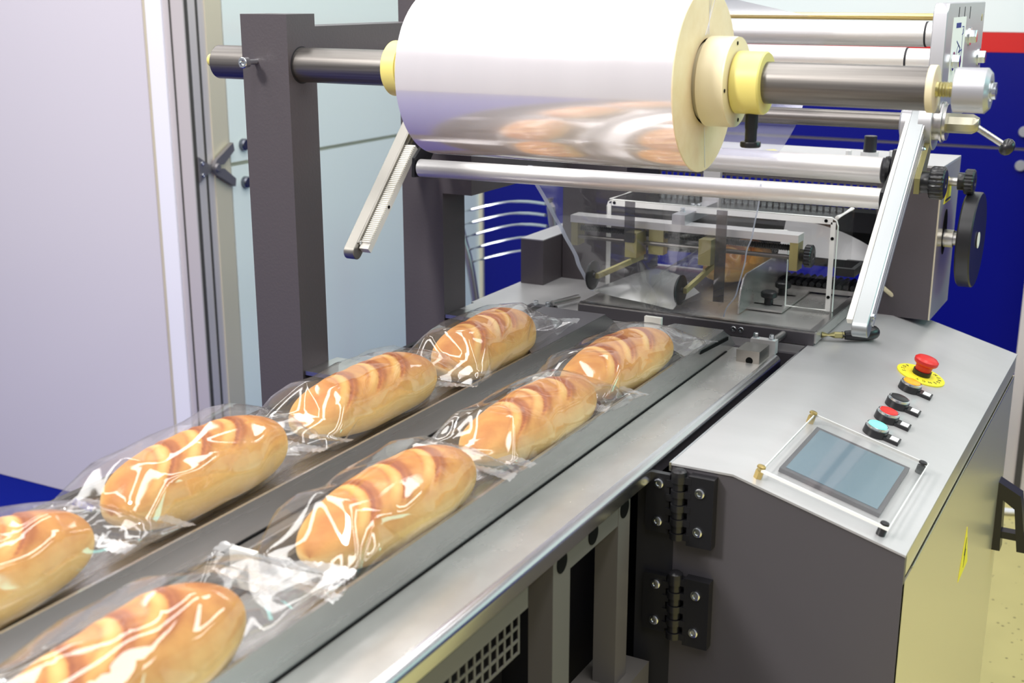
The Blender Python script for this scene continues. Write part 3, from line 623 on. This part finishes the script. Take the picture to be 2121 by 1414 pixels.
bm = B(); lathe(bm, (-.511, SY - .002, SZ - .038), (0, 0, -1), [(0, .0085), (.020, .0085), (.020, .0078), (.036, .0078), (.037, .0128), (.0385, .0135), (.043, .0135), (.0445, .012), (.0445, 0)], 28); link('clamp_bolt', bm, M['black'], ct)
bm = B(); lathe(bm, (-1.0665, SY, SZ + .003), (1, 0, 0), [(0, .0265), (0, .0385), (.002, .0405), (.024, .0405), (.024, .038), (.077, .038)], 56); link('stop_collar', bm, M['yel_nylon'], fr, label='yellow stop collar at the left')
bm = B()
for q0, q1 in ((1.35, 1.75), (1.48, 1.62), (1.57, 1.53), (-1.5, -1.6)):
    a = Vector((RX1 + .0004, SY + (RR - .004) * math.cos(q0), SZ + (RR - .004) * math.sin(q0))); b = Vector((RX1 + .0004, SY + .06 * math.cos(q1), SZ + .06 * math.sin(q1)))
    tube(bm, [a, (a + b) / 2, b], .0005, 5)
o = link('loose_film_strands', bm, M['edge'], fr, label='thin loose strands of film on the end face'); 

# ------------------------------------------------------------------ film web: from the rollers down to the forming plate
fw = thing('film_web', (-.82, 2.05, 1.2), 'clear film sheet running over the rollers down to the forming plate', 'film')
path = [(1.640, 1.5445), (2.165, 1.5045)] + [(2.170 + .0212 * math.sin(q), 1.4825 + .0212 * math.cos(q)) for q in np.linspace(.1, 2.6, 6)] + [(2.015 + .020 * math.sin(q), 1.4485 - .0 + .020 * math.cos(q)) for q in (3.6, 4.4, 5.2)][:0] + [(2.12, 1.42), (2.065, 1.362), (2.042, 1.341), (2.006, 1.324), (1.975, 1.3115), (1.945, 1.304), (1.938, 1.296)]
bm = B(); gridmesh(bm, [[(x, y, z) for x in np.linspace(-.988, -.58, 6)] for y, z in path]); link('upper_sheet', bm, M['web2'], fw)
rnd = random.Random(5)
# lower curtain: converging from full width at the dancer roller to the former
rows = []; T0 = [(-1.045, 1.888, 1.262), (-.585, 1.888, 1.262)]
nv, nu = 14, 13
for v in range(nv):
    t = v / (nv - 1); row = []
    for u in range(nu):
        s = u / (nu - 1)
        xa = -1.005 + .0 * t ** 1.2; xb = -.585 - .118 * t ** 1.1; x = xa + (xb - xa) * s
        yA = 1.884 + (.02 if v == 0 else 0) + (2.165 - 1.884) * t ** .9; yB = 1.884 + (2.10 - 1.884) * t ** .9
        y = yA + (yB - yA) * s - .05 * t * t * math.exp(-((s - .62) / .16) ** 2)
        z = 1.262 - (1.262 - .985) * t - .012 * t * math.exp(-((s - .62) / .2) ** 2)
        j = .0035 * t; row.append((x + rnd.uniform(-j, j) * 2, y + rnd.uniform(-j, j), z + rnd.uniform(-j, j) * (v < nv - 1)))
    rows.append(row)
def creased(bm, rows, rs_, close=False, p=.5, lo=.5, hi=.95, lv=2, split=True):
    V = [[bm.verts.new(q) for q in r] for r in rows]; nu = len(V[0])
    for a, b in zip(V, V[1:]):
        for i in range(nu if close else nu - 1):
            j = (i + 1) % nu
            if not split: bm.faces.new((a[i], a[j], b[j], b[i]))
            elif rs_.random() < .5: bm.faces.new((a[i], a[j], b[j])); bm.faces.new((a[i], b[j], b[i]))
            else: bm.faces.new((a[i], a[j], b[i])); bm.faces.new((a[j], b[j], b[i]))
    cl_ = bm.edges.layers.float.new('crease_edge')
    for e in bm.edges: e[cl_] = rs_.uniform(lo, hi) if rs_.random() < p else .2
    return V
def film_obj(name, bm, m, parent, lv=2, label=None):
    o = link(name, bm, m, parent, angle=180, label=label)
    sd = o.modifiers.new('fold', 'SUBSURF'); sd.levels = lv; sd.render_levels = lv; sd.boundary_smooth = 'PRESERVE_CORNERS'
    return o
bm = B(); creased(bm, rows, rnd, p=.7, hi=1.0); film_obj('lower_curtain', bm, M['web'], fw)
for c0 in (0, nu - 1):
    bm = B(); sgn = 1 if c0 == 0 else -1
    gridmesh(bm, [[(Vector(rows[v][c0]) + Vector((sgn * wd, -.0012, 0))) for wd in ((-.001, .003, .008) if c0 == 0 else (-.0005, .001, .0022))] for v in range(nv)]); film_obj('film_hem', bm, M['hem'], fw, 2)
# folded flap lying on the plate, lamp sheen put into its pale colour
bm = B(); creased(bm, [[(-1.005, 2.168, .987), (-.99, 2.19, .992), (-.965, 2.29, 1.000)], [(-.95, 2.150, .984), (-.93, 2.19, 1.006), (-.92, 2.29, 1.016)], [(-.88, 2.135, .983), (-.87, 2.17, 1.002), (-.86, 2.27, 1.012)], [(-.814, 2.118, .981), (-.812, 2.138, .988), (-.80, 2.22, .994)]], rnd, p=.8)
film_obj('folded_flap', bm, M['flap'], fw, 2)
# film tube around the product on the plate
rows = []
for v in range(9):
    t = v / 8; y = 2.17 + .42 * t; row = []
    for u in range(13):
        q = math.pi * u / 12; r = .085 * (1 - .2 * (1 - t)); zc = .982
        row.append((-.815 - r * math.cos(q) * 1.0 + rnd.uniform(-.006, .006), y + rnd.uniform(-.01, .01), zc + (.072 + .01 * t) * math.sin(q) ** .9 + rnd.uniform(-.005, .005) * (0 < u < 12)))
    rows.append(row)
bm = B(); creased(bm, rows, rnd, p=.75, hi=1.0); film_obj('film_tube', bm, M['bag'], fw)

# ------------------------------------------------------------------ width adjuster bar with film edge discs
wa = thing('width_adjuster', (-.84, 2.21, 1.1), 'white aluminium crossbar with threaded spindle, sliding blocks and black film discs', 'adjuster')
link('crossbar', bx(-1.065, -.608, 2.195, 2.232, 1.112, 1.126), M['alu'], wa, bevel=.0008)
link('end_block', bx(-1.064, -1.050, 2.197, 2.229, 1.066, 1.112), M['zinc'], wa, bevel=.0006)
link('end_block', bx(-.6235, -.608, 2.197, 2.229, 1.060, 1.112), M['zinc'], wa, bevel=.0006)
link('centre_block', bx(-.902, -.872, 2.205, 2.228, 1.062, 1.112), M['zinc'], wa, bevel=.0006)
link('guide_rod', cyl(B(), (-1.050, 2.203, 1.0835), (-.6235, 2.203, 1.0835), .0042, 14), M['steel_x'], wa)
bm = B(); n = 190; lathe(bm, (-1.050, 2.216, 1.0985), (1, 0, 0), [(.4265 * i / n, .0062 - .0011 * (i % 2)) for i in range(n + 1)], 14); link('threaded_spindle', bm, M['black'], wa)
for x0, zd, xd, zdz in ((-.934, 1.095, -.994, 1.021), (-.786, 1.094, -.813, 1.012)):
    k = link('sliding_block', bx(x0, x0 + .024, 2.165, 2.212, 1.060, 1.108), M['zinc'], wa, bevel=.0006)
    link('holder_rod', prism(B(), [(x0 + .018, 2.20, 1.052), (x0 + .018, 2.20, 1.062), (xd + .006, 2.150, zdz + .004), (xd + .006, 2.150, zdz - .006)], (.007, 0, 0)), M['zinc'], k)
    bm = B(); lathe(bm, (xd - .002, 2.150, zdz), (1, -.04, 0), [(0, .012), (0, .0268), (.0015, .0285), (.004, .0285), (.005, .027), (.005, .006), (.008, .005), (.008, 0)], 36); link('film_disc', bm, M['black'], k)
link('adjuster_knob', knob_bm(B(), (-.608, 2.214, 1.087), (1, 0, 0), .0215, .014, .011, .010), M['black'], wa)
for x, z0, z1 in ((-.934, 1.090, 1.168), (-.752, .995, 1.166)):
    link('smoked_strip', bx(x, x + .020, 2.160, 2.163, z0, z1), M['smoke'], wa)
link('support_arm', bx(-.852, -.826, 2.195, 2.39, 1.126, 1.145), M['alu_d'], wa, bevel=.001)
for x, y in ((-.846, 2.235), (-.834, 2.29), (-.846, 2.29)): hexbolt(wa, (x, y, 1.145), (0, 0, 1), .0045, .007)
link('support_post', bx(-.857, -.822, 2.372, 2.385, 1.13, 1.24), M['alu'], wa)

# ------------------------------------------------------------------ acrylic safety guard
sg = thing('safety_guard', (-.78, 2.3, .977), 'clear acrylic safety guard hood with white edges over the forming plate', 'guard')
GX0, GX1, GY0, GY1, GZ0, GZ1 = -1.013, -.553, 2.255, 2.383, .978, 1.153
link('front_sheet', bx(GX0, GX1, GY0, GY0 + .003, GZ0 + .06, GZ1), M['acrylic'], sg)
link('side_sheet', bx(GX1 - .003, GX1, GY0 + .003, GY1 - .01, GZ0, GZ1), M['acrylic'], sg)
link('side_sheet', bx(GX0, GX0 + .003, GY0 + .003, GY1 - .01, GZ0, GZ1), M['acrylic'], sg)
link('top_sheet', bx(GX0 + .003, GX1 - .003, GY0 + .003, GY1 - .01, GZ1 - .003, GZ1), M['acrylic'], sg)
E_ = M['acr_edge']
def strip(a, b, r=.0016): link('edge_strip', tube(B(), [a, b], r, 6), E_, sg)
link('frame_strip', bx(GX0 + .01, GX1 - .01, GY0 - .002, GY0, GZ1 - .012, GZ1 - .001), E_, sg)
link('frame_strip', bx(GX1 - .013, GX1 - .004, GY0 - .002, GY0, GZ0, GZ1 - .008), E_, sg)
link('frame_strip', bx(GX0 + .001, GX0 + .009, GY0 - .002, GY0, GZ0, GZ1 - .008), E_, sg)
for xs, d in ((GX1, -1), (GX0, 1)):
    link('edge_strip', tube(B(), [(xs, GY0, GZ0), (xs, GY0, GZ1 - .014), (xs + d * .003, GY0, GZ1 - .005), (xs + d * .012, GY0, GZ1)], .0014, 6), E_, sg)
strip((GX0 + .012, GY0, GZ1), (GX1 - .012, GY0, GZ1)); strip((GX1 - .004, GY0 + .004, GZ1), (GX1 - .004, GY1 - .01, GZ1), .004); strip((GX0 + .004, GY0 + .004, GZ1), (GX0 + .004, GY1 - .01, GZ1))
strip((-.642, GY0 - .001, GZ0), (-.642, GY0 - .001, GZ0 + .14)); strip((-.642, GY0 - .001, GZ0 + .0015), (GX1 - .01, GY0 - .001, GZ0 + .0015))
link('edge_strip', tube(B(), [(-.88, GY0 + .006, GZ0 + .135), (-.648, GY0 + .006, GZ0 + .143), (-.643, GY0 + .006, GZ0 + .139), (-.642, GY0 + .006, GZ0 + .125)], .0016, 6), E_, sg)
for x, z in ((-.997, 1.147), (-.575, 1.147), (GX1 - .0085, 1.115), (GX1 - .0085, 1.005)):
    bm = B(); lathe(bm, (x, GY0 - .002, z), (0, -1, 0), [(0, .0032), (.0015, .003), (.0015, 0)], 12); link('screw', bm, M['void'], sg)
gh = link('pull_handle', bx(GX1 + .026, GX1 + .034, 2.27, 2.34, 1.045, 1.06), M['black'], sg, label='black bridge handle')
link('handle_foot', bx(GX1 - .0005, GX1 + .034, 2.262, 2.272, 1.045, 1.06), M['black'], gh); link('handle_foot', bx(GX1 - .0005, GX1 + .034, 2.338, 2.348, 1.045, 1.06), M['black'], gh)

# ------------------------------------------------------------------ sealing tower
tw = thing('sealing_tower', (-.79, 2.5, .95), 'tall grey sealing unit housing with an opening for the film, behind the guard', 'sealing unit')
TY0, TY1, TT = 2.388, 2.575, 1.237
link('column', bx(-1.177, -1.03, TY0, TY1, .9495, TT), M['paint'], tw, bevel=.002, label='left column')
link('column', bx(-.515, -.404, TY0, TY1, .9495, TT), M['paint'], tw, bevel=.002, label='right column')
link('side_cover', bx(-.404, -.401, TY0 + .001, TY1, .9495, TT), M['side'], tw, label='pale satin side cover')
link('top_cover', bx(-1.177, -.401, TY0, TY1, TT, TT + .004), M['top'], tw)
link('front_beam', bx(-1.03, -.515, TY0, TY0 + .02, 1.20, TT), M['paint'], tw)
link('side_box', bx(-1.232, -1.179, 2.30, 2.56, .9495, 1.045), M['paint'], tw, bevel=.002)
link('side_box_lid', bx(-1.232, -1.179, 2.30, 2.56, 1.045, 1.047), M['top'], tw)
link('sealing_jaw', bx(-1.02, -.525, 2.47, 2.52, 1.09, 1.13), M['dark'], tw); link('jaw_housing', bx(-1.03, -.515, 2.54, 2.57, 1.00, 1.10), M['dark'], tw)
# perforated grid
bm = B(); p = .0135; nx, nz = 38, 7; gx0 = -1.03; gz1 = 1.200
for j in range(nz + 1): box(bm, gx0, gx0 + nx * p + .004, 2.5725, 2.574, gz1 - j * p - .004, gz1 - j * p)
for i in range(nx + 1): box(bm, gx0 + i * p, gx0 + i * p + .004, 2.5715, 2.573, gz1 - nz * p - .004, gz1)
o = link('perforated_guard', bm, M['prof'], tw); o['kind'] = 'stuff'
# white curved deflector inside the opening
bm = B(); gridmesh(bm, [[(-.70 + .17 * t, 2.386 + (.045 if k else 0), (1.050 if k == 0 else 1.112 - .04 * t ** 2.2)) for t in np.linspace(0, 1, 10)] for k in (0, 1)])
bmesh.ops.solidify(bm, geom=list(bm.faces), thickness=.0015)
link('deflector', bm, M['paper'], tw, label='white curved deflector sheet')
for i in range(13):
    x = -.70 + i * .0135; link('belt_rib', cyl(B(), (x, 2.40, .992), (x, 2.47, .992), .0055, 8), M['black'], tw)
link('belt_bed', bx(-.71, -.52, 2.395, 2.50, .978, .987), M['steel'], tw)
# top fittings
for x, y in ((-.588, 2.44), (-.512, 2.47)): hexbolt(tw, (x, y, TT + .004), (0, 0, 1), .006, .014, m='alu')
bm = B(); lathe(bm, (-.553, 2.462, TT + .004), (0, 0, 1), [(0, .018), (.010, .018), (.010, .0)], 6); link('knob_base', bm, M['alu'], tw)
bm = B(); lathe(bm, (-.553, 2.462, TT + .014), (0, 0, 1), [(0, .0125), (.030, .0120), (.031, .011), (.031, 0)], 24); link('top_knob', bm, M['black'], tw)
bm = B(); prism(bm, [(-.80, 2.41, TT + .0042), (-.70, 2.41, TT + .0042), (-.75, 2.49, TT + .0042)], (0, 0, .0005)); ws = link('warning_sticker', bm, M['yellow'], tw, label='yellow triangle warning sticker on the tower top')
link('sticker_mark', bx(-.762, -.738, 2.425, 2.45, TT + .0047, TT + .0051), M['black'], ws)
# right side fittings
bm = B(); prism(bm, [(-.4008, 2.425, 1.166), (-.4008, 2.49, 1.166), (-.4008, 2.49, 1.190), (-.4008, 2.455, 1.215)], (.0006, 0, 0)); ws = link('warning_sticker', bm, M['yellow'], tw, label='yellow warning sticker on the tower side')
link('sticker_mark', bx(-.4003, -.3997, 2.435, 2.488, 1.170, 1.1735), M['black'], ws)
bm = B(); cyl(bm, (-.4009, 2.458, 1.205), (-.382, 2.458, 1.205), .008, 14); kn = link('knob_shaft', bm, M['steel'], tw)
link('side_knob', knob_bm(B(), (-.383, 2.455, 1.207), (1, 0, 0), .0245, .018, .0165, .012), M['black'], tw, label='black fluted knob on the tower side')
bm = B(); lathe(bm, (-.4008, 2.462, 1.108), (1, 0, 0), [(0, .021), (.0006, .021), (.0006, 0)], 24)
for v in bm.verts: v.co.z = 1.108 + (v.co.z - 1.108) * 2.1
link('slot', bm, M['void'], tw)
bm = B(); lathe(bm, (-.4008, 2.462, 1.096), (1, 0, 0), [(0, .017), (.018, .017), (.018, .012), (.024, .012)], 24); link('shaft_collar', bm, M['steel'], tw)
# handwheel
wh = link('handwheel', lathe(B(), (-.385, 2.470, 1.096), (1, 0, 0), [(0, .014), (.018, .014), (.018, .087), (.021, .0905), (.043, .0905), (.0455, .0885), (.0455, .085), (.0440, .030), (.0440, .014), (.0455, .013), (.0455, 0)], 64), M['black'], tw, label='dark handwheel on the tower side')
bm = B(); lathe(bm, (-.3394, 2.470, 1.096), (1, 0, 0), [(0, .0155), (.0008, .0155), (.0008, 0)], 24); link('hub_cap', bm, M['white_nylon'], wh)
for a in (.6,):
    bm = B(); lathe(bm, (-.3415, 2.470, 1.096), (1, 0, 0), [(0, .084), (.0015, .0845), (.0015, .0875), (0, .088)], 64); link('rim_face', bm, M['front'], wh)
# white cable
cb = link('white_cable', tube(B(), spline([(-.52, 2.34, 1.04), (-.50, 2.36, 1.02), (-.478, 2.385, .995), (-.455, 2.42, .965), (-.448, 2.436, .953)], 6), .0042, 8), M['nylon']); cprops(cb, 'cream cable hanging beside the tower behind the right swing arm', 'cable')

# ------------------------------------------------------------------ chair far behind
ch = thing('chair', (-1.95, 3.35, .008), 'chrome tube chair with a five-rail back behind the rear post', 'chair')
YC = 3.2
for k, (xa, za, xb, zb) in enumerate(((-1.930, .906, -1.633, .957), (-1.926, .867, -1.633, .924), (-1.912, .832, -1.628, .892), (-1.896, .796, -1.60, .855), (-1.886, .759, -1.59, .815))):
    pts = [(xa + (xb - xa) * t, YC + .05 * math.sin(math.pi * t), za + (zb - za) * t + .012 * math.sin(math.pi * t)) for t in np.linspace(0, 1, 9)]
    link('back_rail', tube(B(), pts, .0045, 8), M['chrome'], ch)
link('back_post', tube(B(), spline([(-1.945, YC, .96), (-1.915, YC, .835), (-1.888, YC, .74), (-1.862, YC, .58), (-1.84, YC, .40), (-1.83, YC + .02, .02)], 5), .0125, 12), M['chair'], ch)
link('back_post', tube(B(), spline([(-1.620, YC, .975), (-1.600, YC, .85), (-1.58, YC, .74), (-1.56, YC, .58), (-1.54, YC, .40), (-1.52, YC + .02, .02)], 5), .0125, 12), M['chair'], ch)
link('seat', bx(-1.86, -1.50, YC + .02, YC + .42, .42, .47), M['black'], ch, bevel=.015, seg=3)
for x in (-1.83, -1.52): link('leg', cyl(B(), (x, YC + .39, .01), (x, YC + .39, .42), .012, 12), M['chrome'], ch)

# ------------------------------------------------------------------ bagged loaves
W_ = .0545
def loaf_bm(cx, cy, a, h, rot, seed, base=.9665):
    r = random.Random(seed); nv, nu = 170, 88
    S = np.sin(np.linspace(-np.pi / 2, np.pi / 2, nv)); Q = np.linspace(0, 2 * np.pi, nu, endpoint=False)
    SS, QQ = np.meshgrid(S, Q, indexing='ij')
    rad = np.clip(1 - np.abs(SS) ** 2.7, 0, 1) ** (1 / 2.25)
    cx_, sz_ = np.cos(QQ), np.sin(QQ)
    X = W_ * rad * np.sign(cx_) * np.abs(cx_) ** .92; Zr = np.where(sz_ > 0, .56, .44) * h * rad * np.sign(sz_) * np.abs(sz_) ** np.where(sz_ > 0, .95, .75); Yy = a * SS
    up = np.clip(sz_, 0, 1)
    crust = .32 + .30 * up ** 1.3 - .22 * (sz_ < .1) * 1.0 - .10 * np.clip(-sz_, 0, 1)
    crust = np.where(sz_ < .35, np.minimum(crust, .16 + .30 * np.clip(sz_ + .3, 0, 1)), crust)
    disp = np.zeros_like(X)
    # diagonal slashes: opened cuts with a raised dark ear and paler inside
    ns = 3; ang = r.uniform(.50, .80)
    for k in range(ns):
        yk = (-0.60 + 1.22 * (k + .5 + r.uniform(-.12, .12)) / ns) * a
        Xs = X * (1 + .35 * (1 - up))
        u = (Yy - yk) * math.cos(ang) + (Xs - .010) * math.sin(ang); l = (Xs - .014) * math.cos(ang) - (Yy - yk) * math.sin(ang)
        u = u + r.uniform(4.5, 7) * l * l          # curved cut
        m = np.exp(-(l / .050) ** 6) * np.clip((sz_ + .12) * 2.4, 0, 1) * np.clip(rad * 2.0 - .35, 0, 1)
        disp += m * (-.0030 * np.exp(-(u / .0022) ** 2) + .0030 * np.exp(-np.clip(u, 0, 1) / .012) * (u > 0) + .0012 * np.exp(-((u + .014) / .009) ** 2))
        crust += m * (.62 * np.exp(-((u - .0008) / .0016) ** 2) + .26 * np.exp(-((u - .006) / .0055) ** 2) - .30 * np.exp(-((u + .009) / .007) ** 2) + .14 * np.exp(-((u + .0185) / .002) ** 2))
    rng = np.random.RandomState(seed)
    for _ in range(10):
        kx, ky, ph = rng.uniform(-60, 60), rng.uniform(-45, 45), rng.uniform(0, 6.3); disp += .0005 * np.sin(kx * X + ky * Yy + 40 * Zr + ph) * rad
    nx = X / W_ ** 2; nz = Zr / (h / 2) ** 2; ny = Yy / a ** 2 * .3; ln = np.sqrt(nx ** 2 + ny ** 2 + nz ** 2) + 1e-9
    X = X + disp * nx / ln; Zr = Zr + disp * nz / ln
    Zr = np.maximum(Zr, -.44 * h); bend = r.uniform(-.004, .004); X = X + bend * (SS ** 2)
    c, s = math.cos(rot), math.sin(rot)
    PX = cx + X * c - Yy * s; PY = cy + Yy * c + X * s; PZ = base + .44 * h + Zr
    bm = B(); ly = bm.verts.layers.float.new('crust')
    V = gridmesh(bm, [[(PX[i, j], PY[i, j], PZ[i, j]) for j in range(nu)] for i in range(nv)], True)
    for i in range(nv):
        for j in range(nu): V[i][j][ly] = float(np.clip(crust[i, j], 0, 1))
    bmesh.ops.remove_doubles(bm, verts=list(V[0]) + list(V[-1]), dist=.0006)
    bmesh.ops.recalc_face_normals(bm, faces=bm.faces)
    return bm
def bag_rows(cx, cy, a, h, rot, seed, e0, e1, l0, l1, w0, w1, base=.9665):
    r = random.Random(seed * 7 + 3); nu = 12; rows = []; fins = []
    ys = [-a - e0, -a - e0 * .5, -a - .003, -a * .80, -a * .50, -a * .16, a * .18, a * .52, a * .82, a + .003, a + e1 * .5, a + e1]
    c, s = math.cos(rot), math.sin(rot)
    for k, y in enumerate(ys):
        t = abs(y) / a; end = max(0, (abs(y) - a * .80) / (a * .20 + (e0 if y < 0 else e1))); end = min(1, end)
        w1_ = w1 if y > 0 else w0; lift = (l1 if y > 0 else l0)
        hw = (W_ + .007) * (1 - end) + w1_ * end; hh = (h * .5 + .004) * (1 - end ** .8) + .0012
        if .99 > t > .8: hh = h * .5 * .86
        zc = base + h * .5 * (1 - end) + (.010 + lift) * end ** 1.3
        row = []
        for u in range(nu):
            q = 2 * math.pi * (u + .25 * (k % 2)) / nu; cq, sq = math.cos(q), math.sin(q)
            amp = .0075 if end < .9 else .0015
            out = 1 + r.uniform(0, amp / .045) * (1 if sq > -.3 else .2)
            px = hw * math.copysign(abs(cq) ** .85, cq) * (out if end < .5 else 1) + r.uniform(-.003, .003) * (1 - end)
            pz = hh * math.copysign(abs(sq) ** .9, sq) * out
            if end >= .75: pz += r.uniform(-.0025, .0025) if end < 1 else 0
            py = y + r.uniform(-.011, .011) * (1 if end < .9 else 0)
            z = max(zc + pz, base - .0018 + .0004 * (u % 2))
            row.append((cx + px * c - py * s, cy + py * c + px * s, z))
        rows.append(row)
        if k in (0, len(ys) - 1): fins.append((y, hw, zc))
    return rows, fins
def bagged(cx, cy, a, h, rot, seed, label, e=(.035, .035), l=(.004, .004), wd=(.079, .079), group='bagged loaves in the troughs', base=.9665, seal=True):
    t = thing('bagged_loaf', (cx, cy, base), label, 'bread', group)
    e = (e[0] + .012, e[1] + .012); l = (max(.018, l[0]), max(.018, l[1] + .004))
    link('loaf', loaf_bm(cx, cy, a, h, rot, seed, base), M['loaf'], t, angle=180)
    rows, fins = bag_rows(cx, cy, a, h, rot, seed, e[0], e[1], l[0], l[1], wd[0], wd[1], base)
    bm = B(); creased(bm, rows, random.Random(seed), True, p=.85, lo=.75, hi=1.0)
    bg_ = film_obj('bag', bm, M['bag'], t, 2)
    if seal:
        c, s = math.cos(rot), math.sin(rot); r = random.Random(seed)
        for (y, hw, zc), sg_ in zip(fins, (-1, 1)):
            n = 36; P = []
            for k in range(5):
                yy = y + sg_ * .017 * k / 4; row = []
                for u in range(n + 1):
                    x = -hw + 2 * hw * u / n + (.004 if k == 4 else 0) * r.uniform(-.3, .3)
                    z = zc + .0011 * (1 if (u + k) % 2 else -1) * (.4 + .6 * r.random()) + .004 * math.sin(3.1 * u / n * 2 + seed) * (k / 4)
                    row.append((cx + x * c - yy * s, cy + yy * c + x * s, z))
                P.append(row)
            bm = B(); gridmesh(bm, P); link('seal_strip', bm, M['seal'], bg_, angle=180)
    return t
LEFT, RIGHT = 'left trough', 'right trough'
b1 = bagged(-.970, .702, .145, .086, .03, 11, 'bagged loaf nearest the camera in the left trough, cut off by the picture edge', (.03, .050), (.004, .020), (.079, .082))
bagged(-.981, 1.030, .143, .089, .02, 12, 'bagged loaf second from the camera in the left trough', (.030, .034), (.028, .002))
bagged(-.977, 1.369, .150, .080, -.02, 13, 'bagged loaf third from the camera in the left trough, in front of the post', (.030, .030), (.024, .004))
bagged(-.956, 1.664, .138, .087, .05, 14, 'bagged loaf farthest along the left trough, by the dark end cover', (.026, .040), (.022, .026))
bagged(-.722, .652, .142, .086, .06, 15, 'bagged loaf nearest the camera in the right trough', (.03, .066), (.004, .030), (.079, .080))
bagged(-.730, 1.062, .150, .080, .0, 16, 'bagged loaf second from the camera in the right trough', (.026, .030), (.003, .004), (.070, .072))
bagged(-.728, 1.395, .150, .074, -.02, 17, 'bagged loaf third from the camera in the right trough', (.020, .026), (.026, .004))
bagged(-.734, 1.688, .150, .074, -.04, 18, 'bagged loaf farthest along the right trough, by the slotted wall end', (.022, .030), (.022, .020))
t9 = thing('bread_loaf', (-.80, 2.44, .98), 'brown loaf inside the film tube, behind the acrylic guard', 'bread')
link('crust', loaf_bm(-.80, 2.45, .13, .07, 0, 19, .980), M['loaf'], t9, angle=180)
# blue print on the seal of the first bag
bm = text_bm('EXSER', .0105, (-.996, .868, 1.0205), (1, .02, -.12), (.05, .75, .62)); link('print', bm, M['blueink'], bpy.data.objects['bag'], label='blue printed letters')
